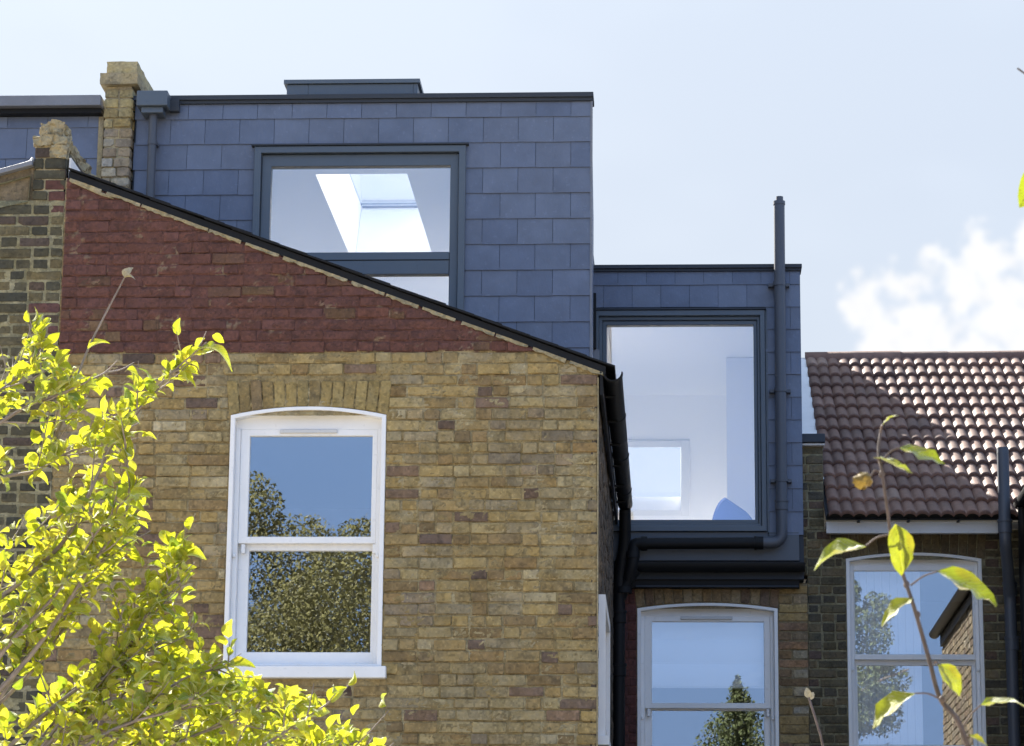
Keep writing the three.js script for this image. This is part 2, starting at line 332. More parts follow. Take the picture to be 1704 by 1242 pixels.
const atZ = (z) => new THREE.Matrix4().makeTranslation(0, 0, z);
const facingLeft = (x) => new THREE.Matrix4().set(0, 0, -1, x, 0, 1, 0, 0, 1, 0, 0, 0, 0, 0, 0, 1);    // u -> z, w -> -x
const facingRight = (x) => new THREE.Matrix4().set(0, 0, 1, x, 0, 1, 0, 0, -1, 0, 0, 0, 0, 0, 0, 1);   // u -> -z, w -> +x
const pick = (R, list) => { let t = R() * list.reduce((s, e) => s + e[0], 0); for (const e of list) { t -= e[0]; if (t <= 0) return e[1]; } return list[0][1]; };
const shade = (c, R, k = 0.12) => { const s = 1 + (R() - 0.5) * 2 * k, t = (R() - 0.5) * 0.06; return [c[0] * s * (1 + t), c[1] * s, c[2] * s * (1 - 2 * t)]; };
const STOCK = [[24, [0.4, 0.281, 0.112]], [24, [0.345, 0.238, 0.098]], [19, [0.285, 0.19, 0.082]], [11, [0.44, 0.325, 0.145]], [4, [0.5, 0.395, 0.215]], [5, [0.165, 0.108, 0.072]], [5, [0.25, 0.16, 0.1]], [4, [0.345, 0.222, 0.09]], [10, [0.355, 0.268, 0.14]]];
const BROWN = [[10, [0.35, 0.24, 0.1]], [10, [0.3, 0.2, 0.085]], [6, [0.24, 0.15, 0.075]], [5, [0.42, 0.3, 0.13]], [4, [0.3, 0.175, 0.095]]];
const SOOTY = [[10, [0.085, 0.075, 0.045]], [8, [0.065, 0.06, 0.04]], [5, [0.12, 0.1, 0.055]], [5, [0.16, 0.125, 0.06]], [4, [0.1, 0.07, 0.05]]];
const MAROON = [0.146, 0.06, 0.044];

// ---- slate hanging on a wall facing +z: each slate is a mesh, its lower edge proud of the course below
function slates(wall, { x0, x1, rows, z, width, gaps = () => [], seed, offset = 0, matrix }) {
  const R = mulberry(seed); let row = 0;
  for (const [yb, yt] of rows) {
    const cut = gaps(yb, yt), spans = []; let s = x0; for (const [a, b] of cut) { if (a > s) spans.push([s, a]); s = Math.max(s, b); } if (s < x1) spans.push([s, x1]);
    for (const [p, q] of spans) {
      let k = Math.floor((p - x0 - offset) / width) - 1;
      for (; ; k++) {
        let a = x0 + offset + (k + (row % 2) * 0.5) * width, b = a + width; if (a >= q) break; if (b <= p + 0.012) continue;
        a = Math.max(a, p); if (q - a < 0.05 && a > p) break; b = Math.min(b, q); if (q - b < 0.05) b = q; if (b - a < 0.02) continue;
        const h = yt - yb + 0.02, g = new THREE.BoxGeometry(b - a - 0.003, h, 0.006).toNonIndexed();
        const t = g.attributes.position, j1 = (R() - 0.5) * 0.004, j2 = (R() - 0.5) * 0.004, dz = R() * R() * 0.004;
        for (let i = 0; i < t.count; i++) { const low = t.getY(i) < 0; t.setZ(i, t.getZ(i) + (low ? 0.013 + dz : 0.004)); if (low) t.setY(i, t.getY(i) + (t.getX(i) < 0 ? j1 : j2)); }
        g.computeVertexNormals(); g.translate((a + b) / 2, yb + h / 2, z); metreUV(g, R() * 3, R() * 3);
        if (matrix) g.applyMatrix4(matrix);
        part(wall, 'slate', g, slateMats[Math.floor(R() * slateMats.length)]);
      }
    }
    row++;
  }
}

// ---- sliding sash window set in a brick wall facing +z
function sashWindow(house, { x0, x1, ys, yc, yb, zw, up, low, sill, blind, vent = true, mat = M.white }) {
  const w = sub(house, 'window'), b = 0.03, z = zw - 0.004, top = up[3] + 0.045;
  part(w, 'frame', ext(withHoles(archShape(x0, x1, yb, ys, yc), archShape(x0 + b, x1 - b, yb + 0.012, ys - b * 0.7, yc - b * 0.8)), z - 0.13, z + 0.008, 0.003), mat);
  part(w, 'head_board', ext(archShape(x0 + b - 0.01, x1 - b + 0.01, top, Math.max(ys - b * 0.7, top + 0.01) + 0.01, yc - b * 0.8 + 0.016), z - 0.10, z - 0.07, 0.002), mat);
  for (const s of [0, 1]) { const a = s ? x1 - b - 0.03 : x0 + b; part(w, 'jamb', bx(a, a + 0.03, yb, top, z - 0.12, z - 0.055), mat); }
  const xl = x0 + b + 0.03, xr = x1 - b - 0.03;
  part(w, 'upper_sash', ring(xl, xr, up[2] - 0.045, top, up[0] - xl, xr - up[1], 0.045, top - up[3], z - 0.105, z - 0.068, 0.004), mat);
  part(w, 'lower_sash', ring(xl, xr, yb + 0.004, low[3] + 0.05, low[0] - xl, xr - low[1], low[2] - yb, 0.05, z - 0.15, z - 0.112, 0.004), mat);
  part(w, 'pane', bx(up[0] - 0.01, up[1] + 0.01, up[2] - 0.01, up[3] + 0.01, z - 0.090, z - 0.0895, 0), M.glass);
  part(w, 'pane', bx(low[0] - 0.01, low[1] + 0.01, low[2] - 0.01, low[3] + 0.01, z - 0.135, z - 0.1345, 0), M.glass);
  for (const s of [0, 1]) {
    const a = s ? up[1] + 0.012 : up[0] - 0.04; part(w, 'horn', bx(a, a + 0.028, up[2] - 0.11, up[2] - 0.046, z - 0.102, z - 0.072, 0.008), mat);
    const h = s ? xr + 0.004 : xl - 0.028; part(w, 'sash_stop', bx(h, h + 0.022, up[2] - 0.14, up[2] - 0.115, z - 0.055, z - 0.035, 0.006), mat);
  }
  if (vent) part(w, 'trickle_vent', bx(lerp(x0, x1, 0.31), lerp(x0, x1, 0.68), top - 0.028, top - 0.004, z - 0.07, z - 0.052, 0.004), M.whiteOld);
  if (sill) part(w, 'sill', bx(sill[0], sill[1], sill[2], sill[3], z - 0.14, z + 0.06, 0.008), mat);
  if (blind) blind(w, z - 0.2);
  return w;
}
// brick soldiers over an arched window
function soldiers(wall, x0, x1, y0, y1, rise, z, colour, seed, n, splay = 0.25) {
  const R = mulberry(seed), out = [], mid = (x0 + x1) / 2;
  for (let i = 0; i < n; i++) {
    const a = lerp(x0, x1, i / n) + 0.004, b = lerp(x0, x1, (i + 1) / n) - 0.004, arch = (x) => y0 + rise * (1 - ((x - mid) / (mid - x0)) ** 2), sp = (x) => x + (x - mid) * splay * 0.22;
    const c = 0.004 + R() * 0.006, t = y1 + (R() - 0.5) * 0.012;
    const poly = [[a + c, arch(a)], [b - c, arch(b)], [b, arch(b) + c], [sp(b), t - c], [sp(b) - c, t], [sp(a) + c, t], [sp(a), t - c], [a, arch(a) + c]];
    out.push({ u: (a + b) / 2, v: t, g: brickGeo(poly, (R() - 0.5) * 0.005, 0.04, 0.004, colour((a + b) / 2, t, R), R), size: 0.01 });
  }
  lay(wall, out, atZ(z), 100);
}

// ================================================================ ground
{
  const g = new THREE.PlaneGeometry(300, 300, 1, 1).toNonIndexed(); g.rotateX(-Math.PI / 2); metreUV(g);
  const m = new THREE.Mesh(g, M.gravel); m.name = 'ground'; m.receiveShadow = true; m.userData = { kind: 'structure', label: 'unseen ground behind the terraced houses, made pale gravel to bounce sunlight', category: 'ground' }; scene.add(m);  // never in view; its pale tone is there to throw sunlight on the walls
  const p = new THREE.Mesh(bx(-6.4, 5.2, 0.004, 0.05, -5, 12.5, 0.01), M.bouncePaving); p.name = 'patio'; p.receiveShadow = true; p.userData = { kind: 'structure', label: 'unseen paved patio, made large and pale to bounce sunlight onto the back wall', category: 'patio' }; scene.add(p);  // unseen, reaches into the sun to send warm bounce light to the walls
}

// ================================================================ the near outrigger with its painted gable
const XR = -0.482, XL = -4.05;                                  // its corner and the party line
const vergeY = (x) => 7.085 - 0.3775 * (x + 4.0);               // underside of the verge
const house = thing('brick_outrigger', 'yellow stock brick outrigger with maroon painted gable and white sash window', 'house', [-2.2, 0, -2.5]);
{
  const W = { x0: -2.885, x1: -1.863, yb: 3.83 };
  const wall = part(house, 'wall', ext(withHoles(polyShape([[XL, 0], [XR, 0], [XR, vergeY(XR)], [XL, vergeY(XL)]]), archShape(W.x0 + 0.01, W.x1 - 0.01, 3.76, 5.47, 5.52)), -0.23, -0.022), M.plainBrick);
  const painted = (u, v) => v > 5.9 + 0.004 * n2(u * 4, 3.3) && u > XL;
  const wornPaint = (u, v) => fbm2(u * 3.1 + 5, v * 4.3, 4);
  const colour = (u, v, R) => {
    if (painted(u, v)) {
      const w = wornPaint(u, v); let c = shade(MAROON, R, 0.1);
      if (w > 0.26 && R() < 0.6) { const s = pick(R, BROWN); c = c.map((x, i) => lerp(x, s[i] * 0.5, 0.5)); }
      if (R() < 0.05) c = c.map((x) => x * 0.8);
      return c;
    }
    const patch = fbm2(u * 0.9, v * 1.1, 3), pale = fbm2(u * 0.8 + 20, v * 0.9, 3);
    let c = pick(R, STOCK); if (patch > 0.24 && R() < 0.3) c = pick(R, [[2, [0.19, 0.12, 0.075]], [2, [0.26, 0.165, 0.1]], [1, [0.13, 0.085, 0.06]]]);
    if (v < 4.2 && R() < 0.06) c = [0.23, 0.15, 0.095];
    c = shade(c, R, 0.13); if (pale > 0.1) c = c.map((x, i) => lerp(x, [0.37, 0.305, 0.17][i], 0.45)); return c;
  };
  const gaps = (a, b) => {
    const g = [];
    if (b > 3.745 && a < 5.49) g.push([b < 3.83 ? -2.905 : W.x0 - 0.004, b < 3.83 ? -1.826 : W.x1 + 0.004]);
    if (b > 5.44 && a < 5.70) g.push([-2.905, -1.845]);
    return g;
  };
  const list = courses({ u0: XL + 0.004, u1: XR, v0: 2.127, v1: 7.2, gaps, planes: [[0.3775, 1, 7.085 - 0.3775 * 4.0 - 0.012]], colour, seed: 21, wear: 0.013, rough: 0.005 });
  lay(wall, list, atZ(0), 300, (b) => (b.v < 3.33 ? 50 : 0) + (b.u < -3.1 && b.v < 5.75 ? 20 : 0) + (b.v > 5.9 ? 6 : 0) + b.u * -0.5 - b.size * 20);
  soldiers(wall, -2.9, -1.85, 5.478, 5.705, 0.058, 0.003, (u, v, R) => shade(pick(R, [[4, [0.36, 0.26, 0.1]], [3, [0.3, 0.21, 0.085]], [2, [0.25, 0.17, 0.08]]]), R, 0.1), 31, 14, 0.2);
  part(wall, 'mortar', mortarSheet({
    u0: XL, u1: XR - 0.002, v0: 2.1, v1: 7.12,
    inside: (u, v) => v < vergeY(u) + 0.006 && !(u > W.x0 + 0.008 && u < W.x1 - 0.008 && v > 3.76 && v < 5.475),
    height: (u, v) => -0.0042 + 0.0105 * fbm2(u * 4.5, v * 7, 3) + 0.004 * n2(u * 30, v * 46) - (u > XR - 0.035 ? 0 : 0.0085) * sstep(0.016, 0.004, Math.abs(((v - 2.127 + 0.0055 + 0.03775) / 0.0755 % 1 - 0.5) * 0.0755)) + (painted(u, v) ? 0.002 : 0),
    colour: (u, v) => {
      const f = fbm2(u * 7, v * 9, 4), g = fbm2(u * 1.3 + 9, v * 1.4, 3);
      if (painted(u, v)) { const w = wornPaint(u, v) + 0.55 * fbm2(u * 16, v * 20, 2); const t = sstep(0.34, 0.55, w) * 0.7; return [lerp(0.138, 0.28, t), lerp(0.058, 0.2, t), lerp(0.044, 0.13, t)].map((x) => x * (1 + 0.2 * f)); }
      const t = sstep(-0.1, 0.3, g); return [lerp(0.31, 0.385, t), lerp(0.225, 0.302, t), lerp(0.102, 0.165, t)].map((x) => x * (1 + 0.3 * f));
    },
  }, atZ(0)), M.mortar);
  // flank wall
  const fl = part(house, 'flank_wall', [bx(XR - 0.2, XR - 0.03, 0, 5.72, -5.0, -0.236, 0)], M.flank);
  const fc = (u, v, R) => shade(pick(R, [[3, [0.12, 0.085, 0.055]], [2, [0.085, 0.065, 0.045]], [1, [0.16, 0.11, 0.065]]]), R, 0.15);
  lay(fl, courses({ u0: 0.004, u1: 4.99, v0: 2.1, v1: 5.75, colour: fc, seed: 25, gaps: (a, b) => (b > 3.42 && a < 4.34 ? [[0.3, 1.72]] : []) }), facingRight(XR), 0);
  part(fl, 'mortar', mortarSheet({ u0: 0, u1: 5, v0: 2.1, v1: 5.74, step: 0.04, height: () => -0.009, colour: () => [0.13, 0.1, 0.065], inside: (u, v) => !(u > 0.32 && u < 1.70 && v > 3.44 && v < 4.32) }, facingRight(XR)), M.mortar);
  const fw = sub(house, 'window'), flip = (g) => g.applyMatrix4(facingRight(XR));
  part(fw, 'frame', flip(ring(0.3, 1.72, 3.42, 4.34, 0.07, 0.07, 0.08, 0.07, -0.06, 0.045)), M.white);
  part(fw, 'mullion', flip(bx(0.98, 1.03, 3.5, 4.27, -0.05, 0.02)), M.white);
  for (const [a, b] of [[0.37, 0.98], [1.03, 1.65]]) part(fw, 'pane', flip(bx(a, b, 3.5, 4.27, -0.03, -0.0295, 0)), M.glass);
  part(fw, 'sill', flip(bx(0.26, 1.76, 3.36, 3.42, -0.06, 0.07)), M.white);
  sashWindow(house, { x0: W.x0, x1: W.x1, ys: 5.475, yc: 5.532, yb: W.yb, zw: 0, up: [-2.764, -1.957, 4.682, 5.35], low: [-2.755, -1.95, 3.93, 4.597], sill: [-2.905, -1.828, 3.748, 3.826] });
  part(house, 'room', shell(-3.8, -0.8, 2.9, 5.5, -3.6, -0.236), M.room);
  // roof: boarded deck, slates at the verge one by one, mortar bedding under them
  const deckTop = (x) => vergeY(x) + 0.055, len = Math.hypot(1, 0.3775), nx = 0.3775 / len, ny = 1 / len;
  const roof = part(house, 'roof', ext(polyShape([[XL + 0.02, deckTop(XL + 0.02) - 0.05], [XR + 0.05, deckTop(XR + 0.05) - 0.05], [XR + 0.05, deckTop(XR + 0.05)], [XL + 0.02, deckTop(XL + 0.02)]]), -1.695, 0.004), M.verge);
  const R = mulberry(77);
  for (let i = 0; i < 19; i++) for (let k = 0; k < 7; k++) {
    const s = i * 0.198, x = XR + 0.10 - s / len, g = new THREE.BoxGeometry(0.34, 0.009 + R() * 0.004, 0.243).toNonIndexed();
    g.rotateZ(-Math.atan(0.3775) + 0.022 + (R() - 0.5) * 0.012); g.translate(x - 0.15, deckTop(x - 0.15) + 0.016 + (R() - 0.5) * 0.004, -0.095 - k * 0.247 + (k ? 0 : (R() - 0.5) * 0.012)); metreUV(g, R() * 2, R());
    if (x - 0.32 < XL + 0.01) continue;
    part(roof, 'slate', g, M.verge);
  }
  for (let i = 0; i < 15; i++) {   // pieces of bedding mortar
    const a = XL + 0.03 + i * 0.2385 + (R() - 0.5) * 0.03, L = 0.22 + R() * 0.03, g = new THREE.BoxGeometry(L, 0.022, 0.05, 9, 2, 2).toNonIndexed(), p = g.attributes.position;
    for (let q = 0; q < p.count; q++) { const k = n2(p.getX(q) * 30 + i * 9, p.getY(q) * 40), m = n2(p.getX(q) * 30 + i * 5, 7); if (p.getY(q) < -0.005) p.setY(q, p.getY(q) - 0.009 * m); p.setZ(q, p.getZ(q) + 0.005 * k); }
    g.computeVertexNormals(); g.rotateZ(-Math.atan(0.3775)); g.translate(a + L / 2, vergeY(a + L / 2) - 0.004, -0.012); metreUV(g, i * 0.3, 0);
    part(roof, 'bedding_mortar', g, M.fillet);
  }
  part(roof, 'bedding_mortar', (() => { const g = ext(polyShape([[-4.0, 7.065], [-3.80, 6.975], [-3.72, 6.955], [-3.78, 6.99], [-3.97, 7.07]].reverse()), -0.03, 0.012, 0.003); return g; })(), M.fillet);
  part(house, 'fascia', bx(XR + 0.012, XR + 0.035, 5.60, 5.77, -5, 0.01, 0.003), M.black);
  part(house, 'corner_fillet', bx(XR - 0.004, XR + 0.006, 2.2, 5.72, -0.03, 0.006, 0.004), M.fillet);
}

// gutter along the outrigger's eaves, seen from below, and the pipe it drains to
{
  const g = thing('eaves_gutter', 'black half round gutter along the eaves of the yellow brick outrigger', 'gutter', [XR + 0.1, 5.7, -2.4]);
  const c = XR + 0.098, r = 0.06;
  part(g, 'channel', gutter('z', -4.75, 0.06, c, 5.745, r), M.black);
  for (const z of [-0.02, -1.3, -2.7, -4.1]) part(g, 'joint_collar', gutter('z', z, z + 0.07, c, 5.746, r + 0.0045, 0.005), M.black);
  part(g, 'end_piece', (() => { const s = new THREE.Shape(); s.absarc(0, 0, r, Math.PI, 2 * Math.PI, false); s.closePath(); const q = ext(s, -0.004, 0.004, 0); q.translate(c, 5.745, -4.75); return q; })(), M.black);
  for (const z of [-0.4, -1.2, -2.0, -2.8, -3.6, -4.3]) part(g, 'bracket', bx(XR + 0.034, c + 0.01, 5.672, 5.684, z - 0.012, z + 0.012, 0.002), M.black);
  const p = thing('downpipe', 'black cast iron downpipe beside the maroon strip of brickwork', 'downpipe', [-0.38, 0, -4.85]);
  part(p, 'pipe', pipe([[-0.385, 5.69, -4.7], [-0.385, 5.45, -4.78], [-0.43, 5.15, -4.84], [-0.435, 4.9, -4.86], [-0.435, 0.05, -4.86]], 0.048, 0.06), M.black);
  for (const y of [4.83, 4.40, 3.4, 2.2]) part(p, 'socket', [cyl(0.058, 0.058, 0.09, [-0.435, y, -4.86]), cyl(0.064, 0.064, 0.02, [-0.435, y + 0.045, -4.86])], M.black);
  part(p, 'branch', [pipe([[-0.435, 4.98, -4.86], [-0.36, 5.14, -4.84], [-0.30, 5.22, -4.82]], 0.05, 0.05), cyl(0.07, 0.07, 0.05, [-0.40, 5.05, -4.85])], M.black);
}

// ================================================================ the slate clad loft over the outrigger
{
  const Z = -1.7, X0 = -3.935, X1 = -0.583, TOP = 8.2;
  const loft = thing('loft_extension', 'blue grey slate clad box loft with wide two pane window and roof light', 'loft', [-2.25, 5.55, -3.4]);
  const wy0 = 6.2, wall = part(loft, 'front_wall', ext(withHoles(polyShape([[X0, 5.6], [X1, 5.6], [X1, TOP], [X0, TOP]]), rectShape(-3.0, -1.52, wy0, 7.81)), Z - 0.16, Z), M.trim);
  const rows = []; for (let y = 8.055; y > 5.7; y -= 0.1925) rows.push([y - 0.1925, y]);
  rows.unshift([8.055, 8.175]);
  const rl = rows.filter((r) => r[1] > 6.05);
  slates(wall, { x0: X0, x1: X1, rows: rl, z: Z + 0.004, width: 0.2555, seed: 41, offset: -0.115, gaps: (a, b) => (a < 7.8 ? [[-3.03, -1.50]] : []) });
  // coping along the top, corner trim, cheek
  part(loft, 'coping', [bx(X0 - 0.02, X1 + 0.018, 8.195, 8.232, Z - 0.2, Z + 0.05, 0.004), bx(X0 - 0.01, X1 + 0.012, 8.17, 8.196, Z - 0.01, Z + 0.034, 0.003)], M.trim);
  part(loft, 'corner_trim', bx(X1 - 0.004, X1 + 0.012, 5.7, 8.18, Z - 0.02, Z + 0.022, 0.003), M.lead);
  const ck = new THREE.Shape([[X1, Z - 0.161], [X1 - 0.07, -4.93], [X1 - 0.2, -4.93], [X1 - 0.13, Z - 0.161]].map((p) => new THREE.Vector2(p[0], -p[1])));
  const cg = new THREE.ExtrudeGeometry(ck, { depth: TOP - 5.5, bevelEnabled: false }); cg.rotateX(-Math.PI / 2); cg.translate(0, 5.5, 0);
  part(loft, 'cheek', metreUV(cg.toNonIndexed ? (cg.index ? cg.toNonIndexed() : cg) : cg), slateMats[0]);
  const hx0 = -2.63, hx1 = -1.95, hz0 = -5.05, hz1 = -2.0;
  part(loft, 'roof_deck', [...slabHole(X0, X1 - 0.1, 8.08, 8.19, -6.5, Z - 0.17, hx0 - 0.05, hx1 + 0.05, hz0 - 0.05, hz1 + 0.05), ...slabHole(X0, X1 - 0.1, 7.81, 8.19, -9.25, -6.5, -3.65, -0.95, -9.05, -6.75)], M.trim);
  part(loft, 'ceiling', [...slabHole(-3.8, -0.78, 7.725, 7.80, -6.6, Z - 0.165, hx0, hx1, hz0, hz1), ...slabHole(-3.8, -0.78, 7.725, 7.80, -9.2, -6.6, -3.65, -0.95, -9.05, -6.75)], M.plaster);
  part(loft, 'light_shaft', [bx(hx0 - 0.045, hx0, 7.803, 8.37, hz0 - 0.045, hz1 + 0.045, 0), bx(hx1, hx1 + 0.045, 7.803, 8.37, hz0 - 0.045, hz1 + 0.045, 0), (() => { const s = new THREE.Shape([[4.6, 7.727], [5.06, 8.37], [5.095, 8.37], [5.095, 7.727]].map((p) => new THREE.Vector2(...p))), g = new THREE.ExtrudeGeometry(s, { depth: hx1 - hx0 - 0.004, bevelEnabled: false }); g.rotateY(Math.PI / 2); g.translate(hx0 + 0.002, 0, 0); return metreUV(g.index ? g.toNonIndexed() : g); })(), bx(hx0, hx1, 7.803, 8.34, hz1, hz1 + 0.045, 0)], M.plaster);
  part(loft, 'room', [bx(-3.87, -0.71, 5.58, 5.65, -9.27, Z - 0.165, 0), bx(-3.87, -3.8, 5.65, 7.724, -9.27, Z - 0.165, 0), bx(-3.8, -0.71, 5.65, 7.724, -9.27, -9.2, 0), bx(-0.78, -0.71, 5.65, 7.724, -5.6, Z - 0.165, 0), bx(-0.78, -0.71, 5.65, 7.724, -9.2, -8.4, 0), bx(-0.78, -0.71, 7.45, 7.724, -8.4, -5.6, 0)], M.plaster);
  part(loft, 'floor', bx(-3.79, -0.79, 5.655, 5.68, -9.19, Z - 0.18, 0), M.floor);
  const rlt = sub(loft, 'added_roof_light');
  part(rlt, 'upstand', [bx(-2.84, hx0 - 0.05, 8.2, 8.37, hz0 - 0.2, hz1 + 0.16, 0.004), bx(hx1 + 0.05, -1.928 + 0.06, 8.2, 8.37, hz0 - 0.2, hz1 + 0.16, 0.004), bx(hx0 - 0.05, hx1 + 0.05, 8.2, 8.37, hz0 - 0.2, hz0 - 0.05, 0.004), bx(hx0 - 0.05, hx1 + 0.05, 8.2, 8.37, hz1 + 0.05, hz1 + 0.16, 0.004)], M.anthracite);
  const fr = new THREE.ExtrudeGeometry(withHoles(rectShape(-2.86, -1.85, 1.82, 5.27), rectShape(-2.64, -1.94, 1.99, 5.07)), { depth: 0.03, bevelEnabled: false }); fr.rotateX(-Math.PI / 2); fr.translate(0, 8.372, 0);
  part(rlt, 'frame', metreUV(fr.index ? fr.toNonIndexed() : fr), M.anthracite);
  part(rlt, 'inner_frame', [bx(hx0 + 0.001, hx1 - 0.001, 8.371, 8.383, -5.075, -5.055, 0)], M.white);
  part(rlt, 'pane', bx(-2.66, -1.92, 8.384, 8.3845, -5.1, -1.96, 0), M.clearGlass);
  part(rlt, 'glazing_bar', bx(hx0 + 0.01, hx1 - 0.01, 8.35, 8.368, -5.045, -5.03, 0.003), M.lead);
  const rl2 = sub(loft, 'added_roof_light');  // added opening, out of view: lets in sun to brighten the loft room
  part(rl2, 'frame', (() => { const q = new THREE.ExtrudeGeometry(withHoles(rectShape(-3.72, -0.88, 6.68, 9.12), rectShape(-3.64, -0.96, 6.77, 9.03)), { depth: 0.06, bevelEnabled: false }); q.rotateX(-Math.PI / 2); q.translate(0, 8.192, 0); return metreUV(q.index ? q.toNonIndexed() : q); })(), M.trim);
  part(rl2, 'pane', bx(-3.66, -0.94, 8.22, 8.2205, -9.06, -6.74, 0), M.clearGlass);
  // window
  const w = sub(loft, 'window'), z = Z + 0.02;
  part(w, 'surround', ring(-3.037, -1.49, wy0 - 0.03, 7.834, 0.05, 0.05, 0.05, 0.05, z - 0.05, z + 0.03, 0.003), M.anthracite);
  part(w, 'drip_strip', bx(-3.06, -1.47, 7.836, 7.85, z - 0.02, z + 0.045, 0.003), M.trim);
  part(w, 'frame', ring(-2.985, -1.542, wy0 + 0.02, 7.782, 0.07, 0.062, 0.05, 0.09, z - 0.09, z - 0.012, 0.004), M.anthracite);
  part(w, 'transom', bx(-2.915, -1.604, 6.872, 7.04, z - 0.08, z - 0.004, 0.006), M.anthracite);
  part(w, 'transom_groove', bx(-2.92, -1.6, 6.975, 6.983, z - 0.006, z - 0.001, 0.001), M.black);
  part(w, 'pane', bx(-2.92, -1.60, 7.03, 7.70, z - 0.045, z - 0.0445, 0), M.loftGlass);
  part(w, 'pane', bx(-2.92, -1.60, 6.24, 6.88, z - 0.045, z - 0.0445, 0), M.loftGlass);
  // black flashing let into the junction with the small dormer
  const f = thing('flashing_strip', 'short black flashing upright between the two slate clad lofts', 'flashing', [-0.63, 6.4, -4.7]);
  part(f, 'sheet', bx(-0.665, -0.625, 7.05, 7.52, -4.80, -4.74, 0.004), M.black); part(f, 'apron', bx(-0.66, -0.60, 6.35, 7.05, -4.82, -4.79, 0.004), M.lead);
}
// hopper head and its pipe on the loft's face
{
  const h = thing('rainwater_hopper', 'dark grey rainwater hopper and pipe on the slate clad loft face', 'downpipe', [-3.78, 7.4, -1.6]);
  part(h, 'hopper', [bx(-3.893, -3.665, 8.105, 8.222, -1.68, -1.5, 0.008), bx(-3.86, -3.70, 8.06, 8.106, -1.675, -1.53, 0.006)], M.anthracite);
  part(h, 'outlet', bx(-3.672, -3.60, 8.10, 8.19, -1.675, -1.62, 0.006), M.trim);
  part(h, 'pipe', pipe([[-3.782, 8.07, -1.6], [-3.782, 7.5, -1.6], [-3.775, 7.09, -1.6]], 0.031, 0.03), M.greyPipe);
  for (const y of [7.85, 7.35]) part(h, 'clip', [cyl(0.036, 0.036, 0.03, [-3.781, y, -1.6]), bx(-3.82, -3.745, y - 0.012, y + 0.012, -1.68, -1.62, 0.002)], M.greyPipe);
}

// ================================================================ party walls
{
  const stack = (name, label, x0, x1, y0, y1, zf, zb, colour, seed, caps) => {
    const t = thing(name, label, 'parapet', [(x0 + x1) / 2, 0, zf]);
    const core = part(t, 'core', bx(x0 + 0.012, x1 - 0.012, y0, y1 - 0.004, zb, zf - 0.012, 0), M.fillet);
    lay(core, courses({ u0: x0, u1: x1, v0: y0, v1: y1, colour, seed, wear: 0.016, rough: 0.008 }), atZ(zf), 200);
    lay(core, courses({ u0: -zf + 0.005, u1: -zb, v0: y0, v1: y1, colour, seed: seed + 1, wear: 0.016, rough: 0.006 }), facingRight(x1), 200);
    caps(t); return t;
  };
  const rub = (R, c) => shade(c, R, 0.15);
  const rough = (x0, x1, y0, y1, z0, z1, amp, seed, nx = 10, ny = 6, nz = 8) => { const g = new THREE.BoxGeometry(x1 - x0, y1 - y0, z1 - z0, nx, ny, nz).toNonIndexed(), p = g.attributes.position; g.translate((x0 + x1) / 2, (y0 + y1) / 2, (z0 + z1) / 2); for (let i = 0; i < p.count; i++) { const x = p.getX(i), y = p.getY(i), z = p.getZ(i); p.setXYZ(i, x + amp * n3(x * 17 + seed, y * 17, z * 17), y + amp * n3(x * 15, y * 15 + seed, z * 15), z + amp * n3(x * 16, y * 16, z * 16 + seed)); } g.computeVertexNormals(); return metreUV(g); };
  // broken parapet at the head of the gable
  stack('broken_parapet', 'broken brick parapet with crumbling mortar cap at the peak of the painted gable', -4.272, -4.052, 6.95, 7.34, 0.0, -1.6, (u, v, R) => rub(R, u > -4.15 && v < 7.2 && u < 0 ? MAROON : pick(R, SOOTY)), 51, (t) => {
    part(t, 'mortar_cap', rough(-4.275, -4.055, 7.335, 7.40, -0.2, 0.01, 0.018, 3), M.fillet);
    part(t, 'mortar_cap', rough(-4.24, -4.085, 7.395, 7.50, -0.22, -0.01, 0.022, 8), M.fillet);
    part(t, 'mortar_cap', rough(-4.25, -4.07, 7.335, 7.42, -1.6, -0.23, 0.02, 5, 6, 4, 30), M.fillet);
    part(t, 'lead_soaker', (() => { const g = bx(-4.045, -4.03, 7.08, 7.26, -0.6, -0.05, 0.003); return g; })(), M.paleLead);
    part(t, 'mortar_smear', rough(-4.16, -4.046, 7.24, 7.335, -0.05, 0.008, 0.012, 12), M.fillet);
  });
  // tall party wall between the two lofts
  stack('party_wall', 'tall narrow yellow brick party wall with projecting coping beside the hopper', -4.155, -3.945, 7.0, 8.30, -1.62, -6.5, (u, v, R) => rub(R, v > 7.95 ? pick(R, [[3, [0.46, 0.36, 0.17]], [2, [0.4, 0.3, 0.13]]]) : pick(R, [[3, [0.36, 0.28, 0.18]], [2, [0.3, 0.23, 0.15]], [2, [0.46, 0.4, 0.3]]])), 61, (t) => {
    part(t, 'oversailing_course', rough(-4.185, -3.905, 8.30, 8.385, -6.5, -1.58, 0.004, 21, 8, 3, 60), M.fillet);
    part(t, 'coping', rough(-4.145, -3.92, 8.385, 8.485, -6.5, -1.62, 0.004, 27, 6, 4, 60), std(col(0.44, 0.36, 0.2), 0.95, { map: brickMap, bumpMap: brickBump, bumpScale: 0.004 }));
  });
}

